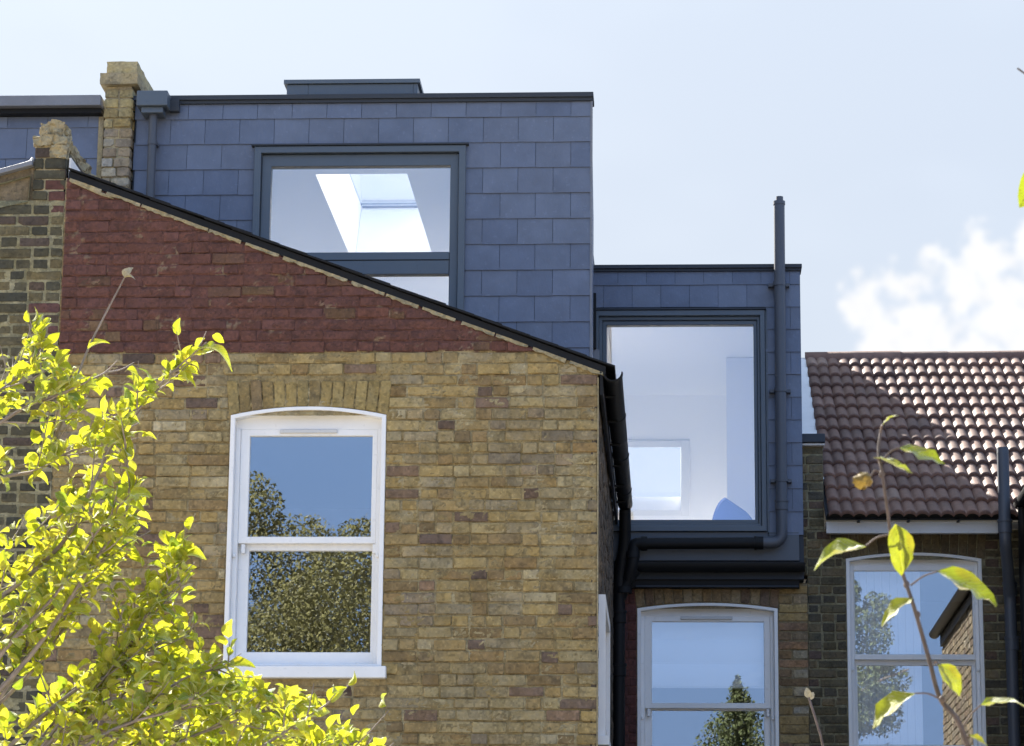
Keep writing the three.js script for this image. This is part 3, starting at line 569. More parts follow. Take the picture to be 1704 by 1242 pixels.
// ================================================================ neighbouring loft and outrigger beyond the party wall
{
  const Z = -1.7, l = thing('loft_extension', 'slate clad loft with pale grey gutter board beyond the yellow party wall', 'loft', [-5.4, 5.6, -3.4]);
  const wall = part(l, 'front_wall', bx(-7.0, -4.17, 5.6, 8.12, Z - 0.16, Z, 0), M.trim);
  const rows = [[8.0, 8.12]]; for (let y = 8.0; y > 6.7; y -= 0.235) rows.push([y - 0.235, y]);
  slates(wall, { x0: -7.0, x1: -4.17, rows, z: Z + 0.004, width: 0.30, seed: 45, offset: 0.02 });
  part(l, 'gutter_board', bx(-7.02, -4.165, 8.125, 8.205, Z - 0.1, Z + 0.16, 0.004), M.lead);
  part(l, 'soffit', bx(-7.0, -4.17, 8.085, 8.124, Z - 0.1, Z + 0.1, 0.003), M.black);
  part(l, 'roof_deck', bx(-7.0, -4.17, 8.05, 8.16, -6.5, Z - 0.17, 0), M.trim);
  part(l, 'edge_trim', bx(-4.20, -4.16, 6.8, 8.08, Z, Z + 0.03, 0.004), M.fillet);
  const h = thing('brick_outrigger', 'sooty dark brick outrigger with pale mortar joints beyond the painted gable', 'house', [-5.6, 0, -2.5]);
  const vy = (x) => 7.19 - 0.28 * (-4.27 - x);
  const w = part(h, 'wall', ext(polyShape([[-7.4, 0], [XL - 0.004, 0], [XL - 0.004, 6.94], [-4.27, 6.96], [-4.27, vy(-4.27)], [-7.4, vy(-7.4)]]), -0.23, -0.024), M.plainBrick);
  const colour = (u, v, R) => shade(u > -4.16 && R() < 0.5 && v > 5.95 ? [0.13, 0.06, 0.05] : pick(R, SOOTY), R, 0.15);
  const list = courses({ u0: -5.4, u1: XL - 0.002, v0: 2.1, v1: 6.92, colour, seed: 71, joint: 0.016, wear: 0.014, proud: -0.004, planes: [[-0.28, 1, 7.19 - 0.28 * -4.27 * -1 - 0.12 + 0.0]].map(() => [0, 1, 6.93]) });
  lay(w, list, atZ(0), 120, (b) => (b.v < 5.2 ? 30 : 0) + (b.u < -4.6 ? 20 : 0) - b.u);
  part(w, 'mortar', mortarSheet({ u0: -5.4, u1: XL - 0.002, v0: 2.1, v1: 6.95, step: 0.016, height: (u, v) => -0.0075 + 0.004 * fbm2(u * 6, v * 8, 3), colour: (u, v) => { const f = fbm2(u * 6, v * 8, 3); return [0.28 + 0.13 * f, 0.245 + 0.11 * f, 0.145 + 0.07 * f]; } }, atZ(0)), M.mortar);
  part(w, 'render_patch', ext(polyShape([[-7.4, 6.94], [-4.30, 6.94], [-4.29, 7.12], [-7.4, vy(-7.4) - 0.03]]), -0.03, 0.004, 0.003), std(col(0.2, 0.19, 0.12), 0.95, { map: brickMap, bumpMap: brickBump, bumpScale: 0.004 }));
  part(h, 'roof', ext(polyShape([[-7.4, vy(-7.4)], [-4.275, vy(-4.275)], [-4.275, vy(-4.275) + 0.035], [-7.4, vy(-7.4) + 0.035]]), -1.69, 0.03, 0.004), M.lead);
  part(h, 'lead_roll', tube([[-4.5, vy(-4.5) + 0.03, 0.0], [-4.36, vy(-4.36) + 0.036, 0.0], [-4.30, 7.225, -0.01], [-4.285, 7.25, -0.02]], 0.009, 8), M.whiteOld);
}

// ================================================================ the house behind: back wall, window and the small dormer above
const ZR = -5.0;
const back = thing('terraced_house', 'brown brick rear wall with white sash window under the black box gutter', 'house', [0.4, 0, -6.5]);
{
  const W = { x0: -0.290, x1: 0.852, yb: 3.42, ys: 4.925, yc: 4.970 };
  const wall = part(back, 'wall', ext(withHoles(rectShape(-0.66, 1.098, 0, 5.14), archShape(W.x0 + 0.01, W.x1 - 0.01, 3.36, W.ys - 0.005, W.yc - 0.012)), ZR - 0.23, ZR - 0.022), M.plainBrick);
  const red = (u) => u < -0.292;
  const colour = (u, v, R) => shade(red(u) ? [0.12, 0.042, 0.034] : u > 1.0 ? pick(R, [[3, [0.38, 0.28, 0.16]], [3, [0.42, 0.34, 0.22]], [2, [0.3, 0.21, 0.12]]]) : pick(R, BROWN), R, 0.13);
  const gaps = (a, b) => { const g = []; if (b > 3.35 && a < 4.94) g.push([W.x0 - 0.004, W.x1 + 0.004]); if (b > 4.9 && a < 5.09) g.push([W.x0 - 0.02, W.x1 + 0.01]); return g; };
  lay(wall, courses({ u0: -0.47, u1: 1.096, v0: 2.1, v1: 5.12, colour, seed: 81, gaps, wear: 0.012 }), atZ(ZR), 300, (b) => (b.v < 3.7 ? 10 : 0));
  soldiers(wall, W.x0 - 0.012, W.x1 + 0.006, 4.93, 5.085, 0.05, ZR + 0.003, (u, v, R) => shade(pick(R, [[3, [0.33, 0.24, 0.13]], [3, [0.27, 0.18, 0.09]], [2, [0.2, 0.13, 0.08]]]), R), 83, 15, 0.12);
  part(wall, 'mortar', mortarSheet({ u0: -0.47, u1: 1.096, v0: 2.1, v1: 5.13, inside: (u, v) => !(u > W.x0 + 0.008 && u < W.x1 - 0.008 && v > 3.36 && v < W.ys), height: (u, v) => -0.006 + 0.006 * fbm2(u * 6, v * 8, 3), colour: (u, v) => { const f = 1 + 0.3 * fbm2(u * 8, v * 9, 3); return red(u) ? [0.12 * f, 0.045 * f, 0.038 * f] : [0.25 * f, 0.19 * f, 0.11 * f]; } }, atZ(ZR)), M.mortar);
  sashWindow(back, { ...W, zw: ZR, up: [-0.171, 0.741, 4.163, 4.826], low: [-0.171, 0.736, 3.5, 4.106], sill: [-0.32, 0.88, 3.34, 3.416], blind: (w, z) => {
    const g = new THREE.PlaneGeometry(0.96, 0.60, 1, 40).toNonIndexed(), p = g.attributes.position; for (let i = 0; i < p.count; i++) { const t = (p.getY(i) + 0.3) / 0.60; p.setZ(i, 0.02 * Math.pow(Math.abs(Math.sin(t * Math.PI * 3.0)), 0.7)); } g.computeVertexNormals(); g.translate(0.285, 4.60, z - 0.01); metreUV(g);
    part(w, 'roman_blind', g, M.blind);
  } });
  part(back, 'room', shell(-0.55, 1.02, 2.6, 5.05, -8.2, ZR - 0.236), M.room);
}
const DZ = -4.9;
{
  const d = thing('slate_dormer', 'low slate clad dormer with one large picture window behind the tall grey pipe', 'dormer', [0.2, 5.14, -6.5]);
  const X0 = -0.656, X1 = 1.066, TOP = 7.765, G = { x0: -0.541, x1: 0.676, y0: 5.642, y1: 7.282 };
  const wall = part(d, 'front_wall', ext(withHoles(rectShape(X0, X1, 5.15, TOP), rectShape(-0.58, 0.73, 5.58, 7.36)), DZ - 0.16, DZ), M.trim);
  const rows = [[7.62, 7.745]]; for (let y = 7.62; y > 5.6; y -= 0.1915) rows.push([y - 0.1915, y]);
  slates(wall, { x0: X0, x1: X1, rows, z: DZ + 0.004, width: 0.238, seed: 91, offset: -0.03, gaps: (a) => (a < 7.37 ? [[X0, 0.772]] : []) });
  part(d, 'coping', [bx(X0 - 0.005, X1 + 0.015, 7.757, 7.79, DZ - 0.2, DZ + 0.05, 0.004), bx(X0, X1 + 0.01, 7.735, 7.757, DZ - 0.01, DZ + 0.034, 0.003)], M.trim);
  part(d, 'side_trim', bx(0.772, 0.79, 5.5, 7.4, DZ, DZ + 0.02, 0.003), M.anthracite);
  part(d, 'base_board', [bx(X0, 1.03, 5.30, 5.535, DZ, DZ + 0.02, 0.003)], M.board);
  part(d, 'cheek', bx(1.0, X1, 5.15, 7.765, -8.3, DZ - 0.165, 0), slateMats[1]);
  part(d, 'flat_roof', bx(-0.68, X1, 7.66, 7.755, -8.35, DZ - 0.17, 0), M.trim);
  part(d, 'ceiling', bx(-0.55, 1.0, 7.5, 7.58, -8.62, DZ - 0.165, 0), M.plaster);
  part(d, 'room', [bx(-0.62, -0.55, 5.22, 7.5, -5.6, DZ - 0.165, 0), bx(-0.62, -0.55, 5.22, 7.5, -12.4, -8.4, 0), bx(-0.705, -0.55, 7.45, 7.5, -8.4, -5.6, 0), bx(-0.705, -0.55, 5.22, 5.64, -8.4, -5.6, 0), bx(-0.705, -0.625, 5.3, 7.6, -5.6, -5.52, 0), bx(-0.705, -0.625, 5.3, 7.6, -8.48, -8.4, 0), bx(0.999, 1.06, 5.22, 7.5, -12.4, -8.3, 0), bx(0.93, 0.999, 5.22, 7.5, -12.4, DZ - 0.165, 0), bx(-0.62, 1.06, 5.22, 6.6, -12.5, -12.4, 0)], M.plaster);
  part(d, 'floor', bx(-0.62, 1.06, 5.15, 5.22, -12.5, DZ - 0.17, 0), M.floor);
  // sloping front ceiling with its roof window; s runs down the slope from (y 7.5, z -8.6)
  const an = Math.atan(0.6), slope = (a0, a1, s0, s1, n0, n1, r = 0) => { const g = bx(a0, a1, n0, n1, -s1, -s0, r); g.rotateX(-0); const m = new THREE.Matrix4().makeTranslation(0, 7.5, -8.6).multiply(new THREE.Matrix4().makeRotationX(-an)); g.applyMatrix4(m); return g; };
  const a0 = -0.60, a1 = 0.135, s0 = 0.66, s1 = 1.70;
  part(d, 'sloping_ceiling', [slope(-0.62, a0, -0.05, 4.5, 0, 0.12), slope(a1, 1.06, -0.05, 2.0, 0, 0.12), slope(0.9, 1.06, 2.0, 4.2, 0, 0.12), slope(a1, 1.06, 4.2, 4.5, 0, 0.12), slope(a0, a1, -0.05, s0, 0, 0.12), slope(a0, a1, s1, 2.0, 0, 0.12), slope(a0, -0.5, 2.0, 4.2, 0, 0.12), slope(a0, a1, 4.2, 4.5, 0, 0.12)], M.plaster);
  const rw = sub(d, 'added_roof_window');
  part(rw, 'frame', [slope(a0 - 0.03, a0 + 0.05, s0 - 0.04, s1 + 0.04, 0.03, 0.16, 0.004), slope(a1 - 0.05, a1 + 0.035, s0 - 0.04, s1 + 0.04, -0.02, 0.16, 0.004), slope(a0 + 0.05, a1 - 0.05, s0 - 0.035, s0 + 0.06, -0.02, 0.16, 0.004), slope(a0 + 0.05, a1 - 0.05, s1 - 0.05, s1 + 0.035, -0.02, 0.16, 0.004)], M.white);
  part(rw, 'pane', slope(a0, a1, s0, s1, 0.10, 0.1005), M.clearGlass);
  const rw2 = sub(d, 'added_roof_window'); part(rw2, 'frame', [slope(-0.54, -0.47, 1.96, 4.24, -0.02, 0.16, 0.004), slope(0.87, 0.94, 1.96, 4.24, -0.02, 0.16, 0.004), slope(-0.47, 0.87, 1.96, 2.05, -0.02, 0.16, 0.004), slope(-0.47, 0.87, 4.16, 4.24, -0.02, 0.16, 0.004)], M.white);  // second window added below the sight line so more sun lights the room
  part(rw2, 'pane', slope(-0.5, 0.9, 2.0, 4.2, 0.10, 0.1005), M.clearGlass);
  part(d, 'blue_partition', bx(0.49, 0.925, 5.225, 7.495, -7.1, -7.0, 0), M.lilac);
  // picture window
  const w = sub(d, 'window'), z = DZ + 0.02;
  part(w, 'surround', ring(-0.652, 0.768, 5.538, 7.396, 0.045, 0.04, 0.045, 0.045, z - 0.06, z + 0.03, 0.003), M.anthracite);
  part(w, 'drip_strip', bx(-0.655, 0.78, 7.398, 7.412, z - 0.02, z + 0.045, 0.003), M.trim);
  part(w, 'frame', ring(-0.606, 0.727, 5.584, 7.35, 0.03, 0.022, 0.025, 0.03, z - 0.09, z - 0.005, 0.004), M.anthracite);
  part(w, 'casement', ring(-0.575, 0.704, 5.61, 7.318, G.x0 + 0.575, 0.704 - G.x1, G.y0 - 5.61, 7.318 - G.y1, z - 0.10, z - 0.025, 0.004), M.anthracite);
  part(w, 'pane', bx(G.x0 - 0.01, G.x1 + 0.01, G.y0 - 0.01, G.y1 + 0.01, z - 0.06, z - 0.0595, 0), M.loftGlass);
  // chair by the window
  const c = thing('chair', 'blue upholstered chair with rounded back seen through the picture window', 'chair', [0.5, 5.22, -5.6]);
  const bs = new THREE.Shape(); bs.moveTo(0.3, 5.55); bs.lineTo(0.72, 5.55); bs.quadraticCurveTo(0.7, 5.72, 0.6, 5.80); bs.quadraticCurveTo(0.5, 5.87, 0.44, 5.91); bs.quadraticCurveTo(0.34, 5.88, 0.3, 5.55);
  part(c, 'backrest', ext(bs, -5.42, -5.34, 0.02), M.chairBlue); part(c, 'seat', bx(0.28, 0.73, 5.48, 5.58, -5.86, -5.38, 0.03), M.chairBlue);
  for (const [x, zz] of [[0.3, -5.42], [0.69, -5.42], [0.3, -5.82], [0.69, -5.82]]) part(c, 'leg', cyl(0.014, 0.02, 0.265, [x, 5.352, zz], 'y', 10), M.wood);
}
// chimney stack on the front slope behind the dormer
{
  const t = thing('chimney_stack', 'brick chimney stack standing at the ridge behind the low slate dormer', 'chimney', [0.75, 7, -8.7]);
  const core = part(t, 'core', bx(0.45, 1.05, 7.765, 8.18, -9.3, -8.05, 0), M.plainBrick);
  lay(core, courses({ u0: 0.44, u1: 1.06, v0: 7.8, v1: 8.18, colour: (u, v, R) => shade(pick(R, STOCK), R), seed: 95 }), atZ(-8.04), 60);
  part(t, 'coping', bx(0.40, 1.08, 8.18, 8.3, -9.35, -8.0, 0.01), M.fillet);
}
// tall pipe, its level run and the box gutter under the dormer
{
  const p = thing('vent_pipe', 'tall grey vent pipe rising past the dormer with a level run below its window', 'pipe', [0.88, 5.4, -4.8]);
  const Z = -4.79;
  part(p, 'pipe', pipe([[0.896, 8.30, Z], [0.89, 6.9, Z], [0.885, 5.43, Z], [0.70, 5.43, Z]], 0.0455, 0.12, 24), M.greyPipe);
  part(p, 'level_run', pipe([[0.70, 5.43, Z], [0.2, 5.427, Z], [-0.26, 5.425, Z]], 0.047, 0.1, 24), M.black);
  part(p, 'socket', [cyl(0.053, 0.053, 0.07, [0.70, 5.43, Z], 'x'), cyl(0.058, 0.058, 0.018, [0.67, 5.43, Z], 'x')], M.black);
  part(p, 'socket', [cyl(0.052, 0.052, 0.08, [0.886, 5.74, Z]), cyl(0.057, 0.057, 0.018, [0.886, 5.775, Z])], M.greyPipe);
  part(p, 'cap', [cyl(0.03, 0.03, 0.06, [0.9, 8.32, Z]), cyl(0.05, 0.05, 0.03, [0.896, 8.295, Z])], M.greyPipe);
  for (const y of [7.6, 6.7, 5.95]) part(p, 'bracket', [cyl(0.052, 0.052, 0.035, [0.889, y, Z]), bx(0.80, 0.975, y - 0.014, y + 0.014, -4.885, Z - 0.03, 0.003)], M.greyPipe);
  part(p, 'elbow', [pipe([[-0.24, 5.425, Z], [-0.315, 5.42, Z], [-0.325, 5.26, Z], [-0.36, 5.14, -4.83]], 0.052, 0.05), cyl(0.06, 0.06, 0.05, [-0.325, 5.33, Z]), cyl(0.06, 0.06, 0.05, [-0.23, 5.425, Z], 'x')], M.black);
  const g = thing('box_gutter', 'black gutter and fascia below the low dormer over the brown brick wall', 'gutter', [0.35, 5.1, -4.9]);
  part(g, 'fascia', bx(-0.47, 1.03, 5.085, 5.20, -4.998, -4.93, 0.004), M.black);
  part(g, 'channel', gutter('x', -0.3, 1.065, -4.84, 5.268, 0.07), M.black);
  part(g, 'stop_end', (() => { const s = new THREE.Shape(); s.absarc(0, 0, 0.066, Math.PI, 2 * Math.PI, false); s.closePath(); const q = ext(s, -0.004, 0.004, 0); q.rotateY(Math.PI / 2); q.translate(1.065, 5.263, -4.84); return q; })(), M.black);
  part(g, 'trim', bx(-0.3, 1.02, 5.086, 5.10, -4.93, -4.90, 0.003), M.trim);
}

// ================================================================ the tiled house
const tiled = thing('terraced_house', 'dark brick house with brown pantiled roof and white sash window', 'house', [2.3, 0, -6.5]);
{
  const W = { x0: 1.412, x1: 2.510, yb: 3.745, ys: 5.335, yc: 5.386 };
  const wall = part(tiled, 'wall', ext(withHoles(polyShape([[1.102, 0], [5.5, 0], [5.5, 5.58], [1.24, 5.58], [1.24, 6.27], [1.004, 6.27], [1.004, 5.20], [1.102, 5.20]]), archShape(W.x0 + 0.01, W.x1 - 0.01, 3.68, W.ys - 0.005, W.yc - 0.012)), ZR - 0.23, ZR - 0.022), M.plainBrick);
  const colour = (u, v, R) => shade(pick(R, [[8, [0.12, 0.098, 0.055]], [7, [0.15, 0.115, 0.065]], [6, [0.09, 0.075, 0.05]], [4, [0.19, 0.14, 0.075]], [3, [0.13, 0.085, 0.06]]]), R, 0.15);
  const gaps = (a, b) => { const g = []; if (b > 3.66 && a < 5.35) g.push([W.x0 - 0.004, W.x1 + 0.004]); if (b > 5.31 && a < 5.56) g.push([W.x0 - 0.03, W.x1 + 0.03]); return g; };
  lay(wall, courses({ u0: 1.10, u1: 2.86, v0: 2.1, v1: 5.58, colour, seed: 101, gaps, joint: 0.014 }), atZ(ZR), 300, (b) => (b.v < 3.75 ? 10 : 0));
  lay(wall, courses({ u0: 1.004, u1: 1.24, v0: 5.60, v1: 6.27, colour, seed: 102, joint: 0.014 }), atZ(ZR), 60);
  lay(wall, courses({ u0: 1.004, u1: 1.098, v0: 5.21, v1: 5.59, colour, seed: 104, joint: 0.014 }), atZ(ZR), 60);
  soldiers(wall, W.x0 - 0.03, W.x1 + 0.03, 5.335, 5.56, 0.055, ZR + 0.003, (u, v, R) => shade(pick(R, [[3, [0.2, 0.15, 0.08]], [2, [0.15, 0.11, 0.06]]]), R), 103, 16, 0.15);
  const mc = (u, v) => { const f = 1 + 0.35 * fbm2(u * 8, v * 9, 3); return [0.25 * f, 0.215 * f, 0.13 * f]; }, mh = (u, v) => -0.007 + 0.004 * fbm2(u * 6, v * 8, 3);
  part(wall, 'mortar', [mortarSheet({ u0: 1.10, u1: 2.86, v0: 2.1, v1: 5.575, inside: (u, v) => !(u > W.x0 + 0.008 && u < W.x1 - 0.008 && v > 3.68 && v < W.ys), height: mh, colour: mc }, atZ(ZR)), mortarSheet({ u0: 1.006, u1: 1.238, v0: 5.58, v1: 6.268, height: mh, colour: mc }, atZ(ZR)), mortarSheet({ u0: 1.006, u1: 1.1, v0: 5.205, v1: 5.58, height: mh, colour: mc }, atZ(ZR))], M.mortar);
  sashWindow(tiled, { ...W, zw: ZR, up: [1.482, 2.436, 4.563, 5.247], low: [1.496, 2.42, 3.83, 4.478], sill: [1.38, 2.54, 3.665, 3.741], vent: false, blind: (w, z) => { for (let i = 0; i < 9; i++) { const g = bx(1.47 + i * 0.062, 1.5305 + i * 0.062, 3.8, 5.28, z - 0.03, z - 0.028, 0); part(w, 'blind_slat', g, M.blind); } } });
  part(tiled, 'room', shell(1.28, 2.7, 2.8, 5.45, -8.2, ZR - 0.236), M.room);
  // capping of the party pier
  part(tiled, 'pier_cap', bx(0.995, 1.255, 6.292, 6.365, -5.25, -4.93, 0.006), M.trim);
  part(tiled, 'pier_mortar', bx(1.0, 1.25, 6.27, 6.29, -5.2, -4.955, 0.004), M.whiteOld);
  part(tiled, 'fascia', [bx(1.243, 2.62, 5.50, 5.595, -4.78, -4.725, 0.003), bx(1.243, 5.5, 5.58, 5.6, -5.0, -4.78, 0)], M.whiteOld);
  // roof: y = 5.63 at z -4.65, rising 0.6 per metre to the ridge at z -8.22
  const an = Math.atan(0.6), L = 3.57 / Math.cos(an);
  const onRoof = (g) => g.applyMatrix4(new THREE.Matrix4().makeTranslation(0, 5.63, -4.65).multiply(new THREE.Matrix4().makeRotationX(an)));   // local -z runs up the slope
  const roof = part(tiled, 'roof', onRoof(bx(1.24, 5.5, -0.06, -0.02, -L, -0.05, 0)), M.trim);
  part(tiled, 'rear_slope', (() => { const g = bx(1.07, 5.5, 0, 0.07, -4.6, 0, 0); g.applyMatrix4(new THREE.Matrix4().makeTranslation(0, 7.72, -8.2).multiply(new THREE.Matrix4().makeRotationX(-an))); return g; })(), M.trim);
  const cw = 0.2, gauge = L / 14, prof = []; for (let i = 0; i <= 16; i++) { const u = i / 16 * cw, q = (u / cw * 2) % 1 || 0; prof.push([u, 0.034 * Math.pow(Math.sin(Math.PI * ((u / cw * 2) - Math.floor(u / cw * 2 - 1e-6))), 1.0) ** 0.6 * (i % 8 ? 0.85 : 0)]); }
  const tileGeo = (R) => {
    const pos = [], uv = [], idx = [], ln = gauge + 0.05, n = prof.length;
    const ring4 = [[0.0, 0.008], [0.003, 0.034], [-0.012, 0.042], [-ln, 0.006]];   // (along, lift): underside lip, nose, top, head
    for (const [a, lift] of ring4) prof.forEach(([u, h]) => { pos.push(u, h + lift + (R() - 0.5) * 0.0015, a); uv.push(u, a + h); });
    for (let r = 0; r < 3; r++) for (let i = 0; i < n - 1; i++) { const a = r * n + i; idx.push(a, a + 1, a + n + 1, a, a + n + 1, a + n); }
    const g = new THREE.BufferGeometry(); g.setAttribute('position', new THREE.Float32BufferAttribute(pos, 3)); g.setAttribute('uv', new THREE.Float32BufferAttribute(uv, 2)); g.setIndex(idx); g.computeVertexNormals(); return g;
  };
  const R = mulberry(111), kinds = [0, 1, 2, 3].map(() => { const g = tileGeo(R); const uv = g.attributes.uv, a = R() * 3, b = R() * 3; for (let i = 0; i < uv.count; i++) uv.setXY(i, uv.getX(i) + a, uv.getY(i) + b); return g; });
  const b = baseOf.get(tiled), q = new THREE.Quaternion().setFromEuler(new THREE.Euler(an, 0, 0));
  const put = (name, g, mat, x, s, dy = 0) => { const m = new THREE.Mesh(g, mat); m.name = name; m.castShadow = m.receiveShadow = true; const v = new THREE.Vector3(0, dy, -s).applyQuaternion(q); m.position.set(x - b.x, 5.63 + v.y - b.y, -4.65 + v.z - b.z); m.quaternion.copy(q); m.rotateY((R() - 0.5) * 0.012); baseOf.set(m, b); roof.add(m); };
  for (let r = 0; r < 14; r++) for (let i = 0; i < 15; i++) put('tile', kinds[Math.floor(R() * 4)], tileMats[Math.floor(R() * R() * 6)], 1.255 + i * cw, r * gauge - 0.06 + (R() - 0.5) * 0.014, (R() - 0.3) * 0.007);
  for (let i = 0; i < 9; i++) { const g = new THREE.CylinderGeometry(0.115, 0.12, 0.45, 14, 1, false, -Math.PI * 0.5, Math.PI).toNonIndexed(); g.rotateZ(Math.PI / 2); g.rotateX(0); g.scale(1, 0.8, 1); g.translate(1.48 + i * 0.44, 7.735 + (R() - 0.5) * 0.008, -8.2); metreUV(g, i, 0); part(roof, 'ridge_tile', g, tileMats[(i * 2) % 5]); }
  part(roof, 'verge_flashing', onRoof(bx(1.07, 1.262, 0.0, 0.03, -L * 0.98, -0.78, 0.003)), M.paleLead);
  part(roof, 'flashing_joint', onRoof(bx(1.068, 1.264, 0.028, 0.034, -1.62, -1.60, 0.001)), M.lead);
}
{
  const g = thing('eaves_gutter', 'black gutter below the brown pantiled roof', 'gutter', [2.0, 5.58, -4.66]);
  part(g, 'channel', gutter('x', 1.245, 4.0, -4.675, 5.645, 0.04), M.black);
  for (const x of [1.5, 1.9, 2.3, 2.7]) part(g, 'bracket', bx(x - 0.012, x + 0.012, 5.585, 5.597, -4.755, -4.63, 0.002), M.black);
  const s = thing('soil_pipe', 'thick dark grey soil pipe rising through the eaves of the pantiled roof', 'pipe', [2.7, 0, -4.6]);
  part(s, 'pipe', pipe([[2.655, 6.12, -4.55], [2.655, 5.40, -4.55], [2.69, 5.18, -4.72], [2.715, 5.0, -4.86], [2.72, 0.05, -4.86]], 0.048, 0.05, 24), M.greyPipe);
  part(s, 'stub', [cyl(0.049, 0.046, 0.05, [2.655, 6.14, -4.55])], M.greyPipe);
  for (const [x, y, z] of [[2.655, 5.52, -4.55], [2.716, 5.06, -4.86], [2.72, 4.62, -4.86], [2.72, 3.6, -4.86]]) part(s, 'socket', [cyl(0.056, 0.056, 0.1, [x, y, z]), cyl(0.062, 0.062, 0.02, [x, y + 0.05, z])], M.greyPipe);
}
// the next outrigger beyond, mirrored in the sash windows
{
  const h = thing('brick_outrigger', 'brick outrigger with dark gutter beside the thick grey soil pipe', 'house', [4.4, 0, -1.5]);
  const X = 2.87, wall = part(h, 'wall', bx(X + 0.02, X + 0.22, 0, 5.72, -5.0, 2.2, 0), M.plainBrick);
  const colour = (u, v, R) => shade(pick(R, [[3, [0.3, 0.245, 0.17]], [3, [0.25, 0.2, 0.14]], [2, [0.22, 0.165, 0.12]], [1, [0.34, 0.29, 0.21]]]), R, 0.14);
  lay(wall, courses({ u0: -4.98, u1: 2.2, v0: 2.4, v1: 5.70, colour, seed: 121 }), facingLeft(X), 0);
  part(wall, 'mortar', mortarSheet({ u0: -5, u1: 2.2, v0: 2.4, v1: 5.71, step: 0.06, height: () => -0.008, colour: () => [0.3, 0.25, 0.16] }, facingLeft(X)), M.mortar);
  part(h, 'gable', bx(X + 0.005, 6.2, 0, 5.75, 2.0, 2.2, 0), M.plainBrick);
  part(h, 'roof', ext(polyShape([[X - 0.06, 5.74], [6.3, 7.0], [6.3, 7.06], [X - 0.06, 5.80]]), -5.0, 2.25), M.verge);
  part(h, 'fascia', bx(X - 0.02, X + 0.0, 5.58, 5.74, -4.6, 2.2, 0.003), M.black);
  const g = thing('eaves_gutter', 'black gutter and pipe on the flank behind the thick grey soil pipe', 'gutter', [2.8, 5.6, -2]);
  part(g, 'channel', gutter('z', -4.6, 2.2, X - 0.08, 5.72, 0.058), M.black);
  part(g, 'pipe', pipe([[X - 0.08, 5.67, -4.5], [X - 0.08, 5.5, -4.5], [X - 0.06, 5.25, -4.7], [X - 0.055, 0.05, -4.72]], 0.036, 0.05), M.black);
}

// ================================================================ trees
const leafKinds = (() => {
  const R = mulberry(7), out = [];
  for (let k = 0; k < 8; k++) {
    const pos = [], idx = [], rows = 8, cols = [-1, -0.5, 0, 0.5, 1], fold = 0.25 + R() * 0.55, curl = 0.2 + R() * 0.9, twist = (R() - 0.5) * 0.9, wv = R() * 6, bend = (R() - 0.5) * 0.16, wid = 0.29 + R() * 0.07;
    for (let i = 0; i < rows; i++) {
      const t = i / (rows - 1), w = wid * Math.pow(Math.sin(Math.PI * Math.pow(t, 0.82)), 0.75) + 0.006, a = -curl * t * t;
      for (const c of cols) {
        let x = c * w, y = Math.abs(c) * w * fold + 0.035 * Math.sin(t * 9 + c * 3 + wv) * Math.abs(c), z = t * (1 - 0.12 * curl * t);
        const tw = twist * t, x2 = x * Math.cos(tw) - y * Math.sin(tw), y2 = x * Math.sin(tw) + y * Math.cos(tw);
        pos.push(x2 + bend * t * t, y2 + a * t * 0.55, z);
      }
    }
    for (let i = 0; i < rows - 1; i++) for (let j = 0; j < 4; j++) { const a = i * 5 + j; idx.push(a, a + 1, a + 6, a, a + 6, a + 5); }
    const g = new THREE.BufferGeometry(); g.setAttribute('position', new THREE.Float32BufferAttribute(pos, 3)); g.setIndex(idx); g.computeVertexNormals();
    const uv = []; for (let i = 0; i < pos.length; i += 3) uv.push(pos[i], pos[i + 2]); g.setAttribute('uv', new THREE.Float32BufferAttribute(uv, 2)); out.push(g);
  }
  return out;
})();
const V = (x, y, z) => new THREE.Vector3(x, y, z);
function leafMatrix(at, dir, up, size) {
  const z = dir.clone().normalize(), x = up.clone().cross(z).normalize(), y = z.clone().cross(x);
  return new THREE.Matrix4().makeBasis(x, y, z).scale(V(size, size, size)).setPosition(at);
}
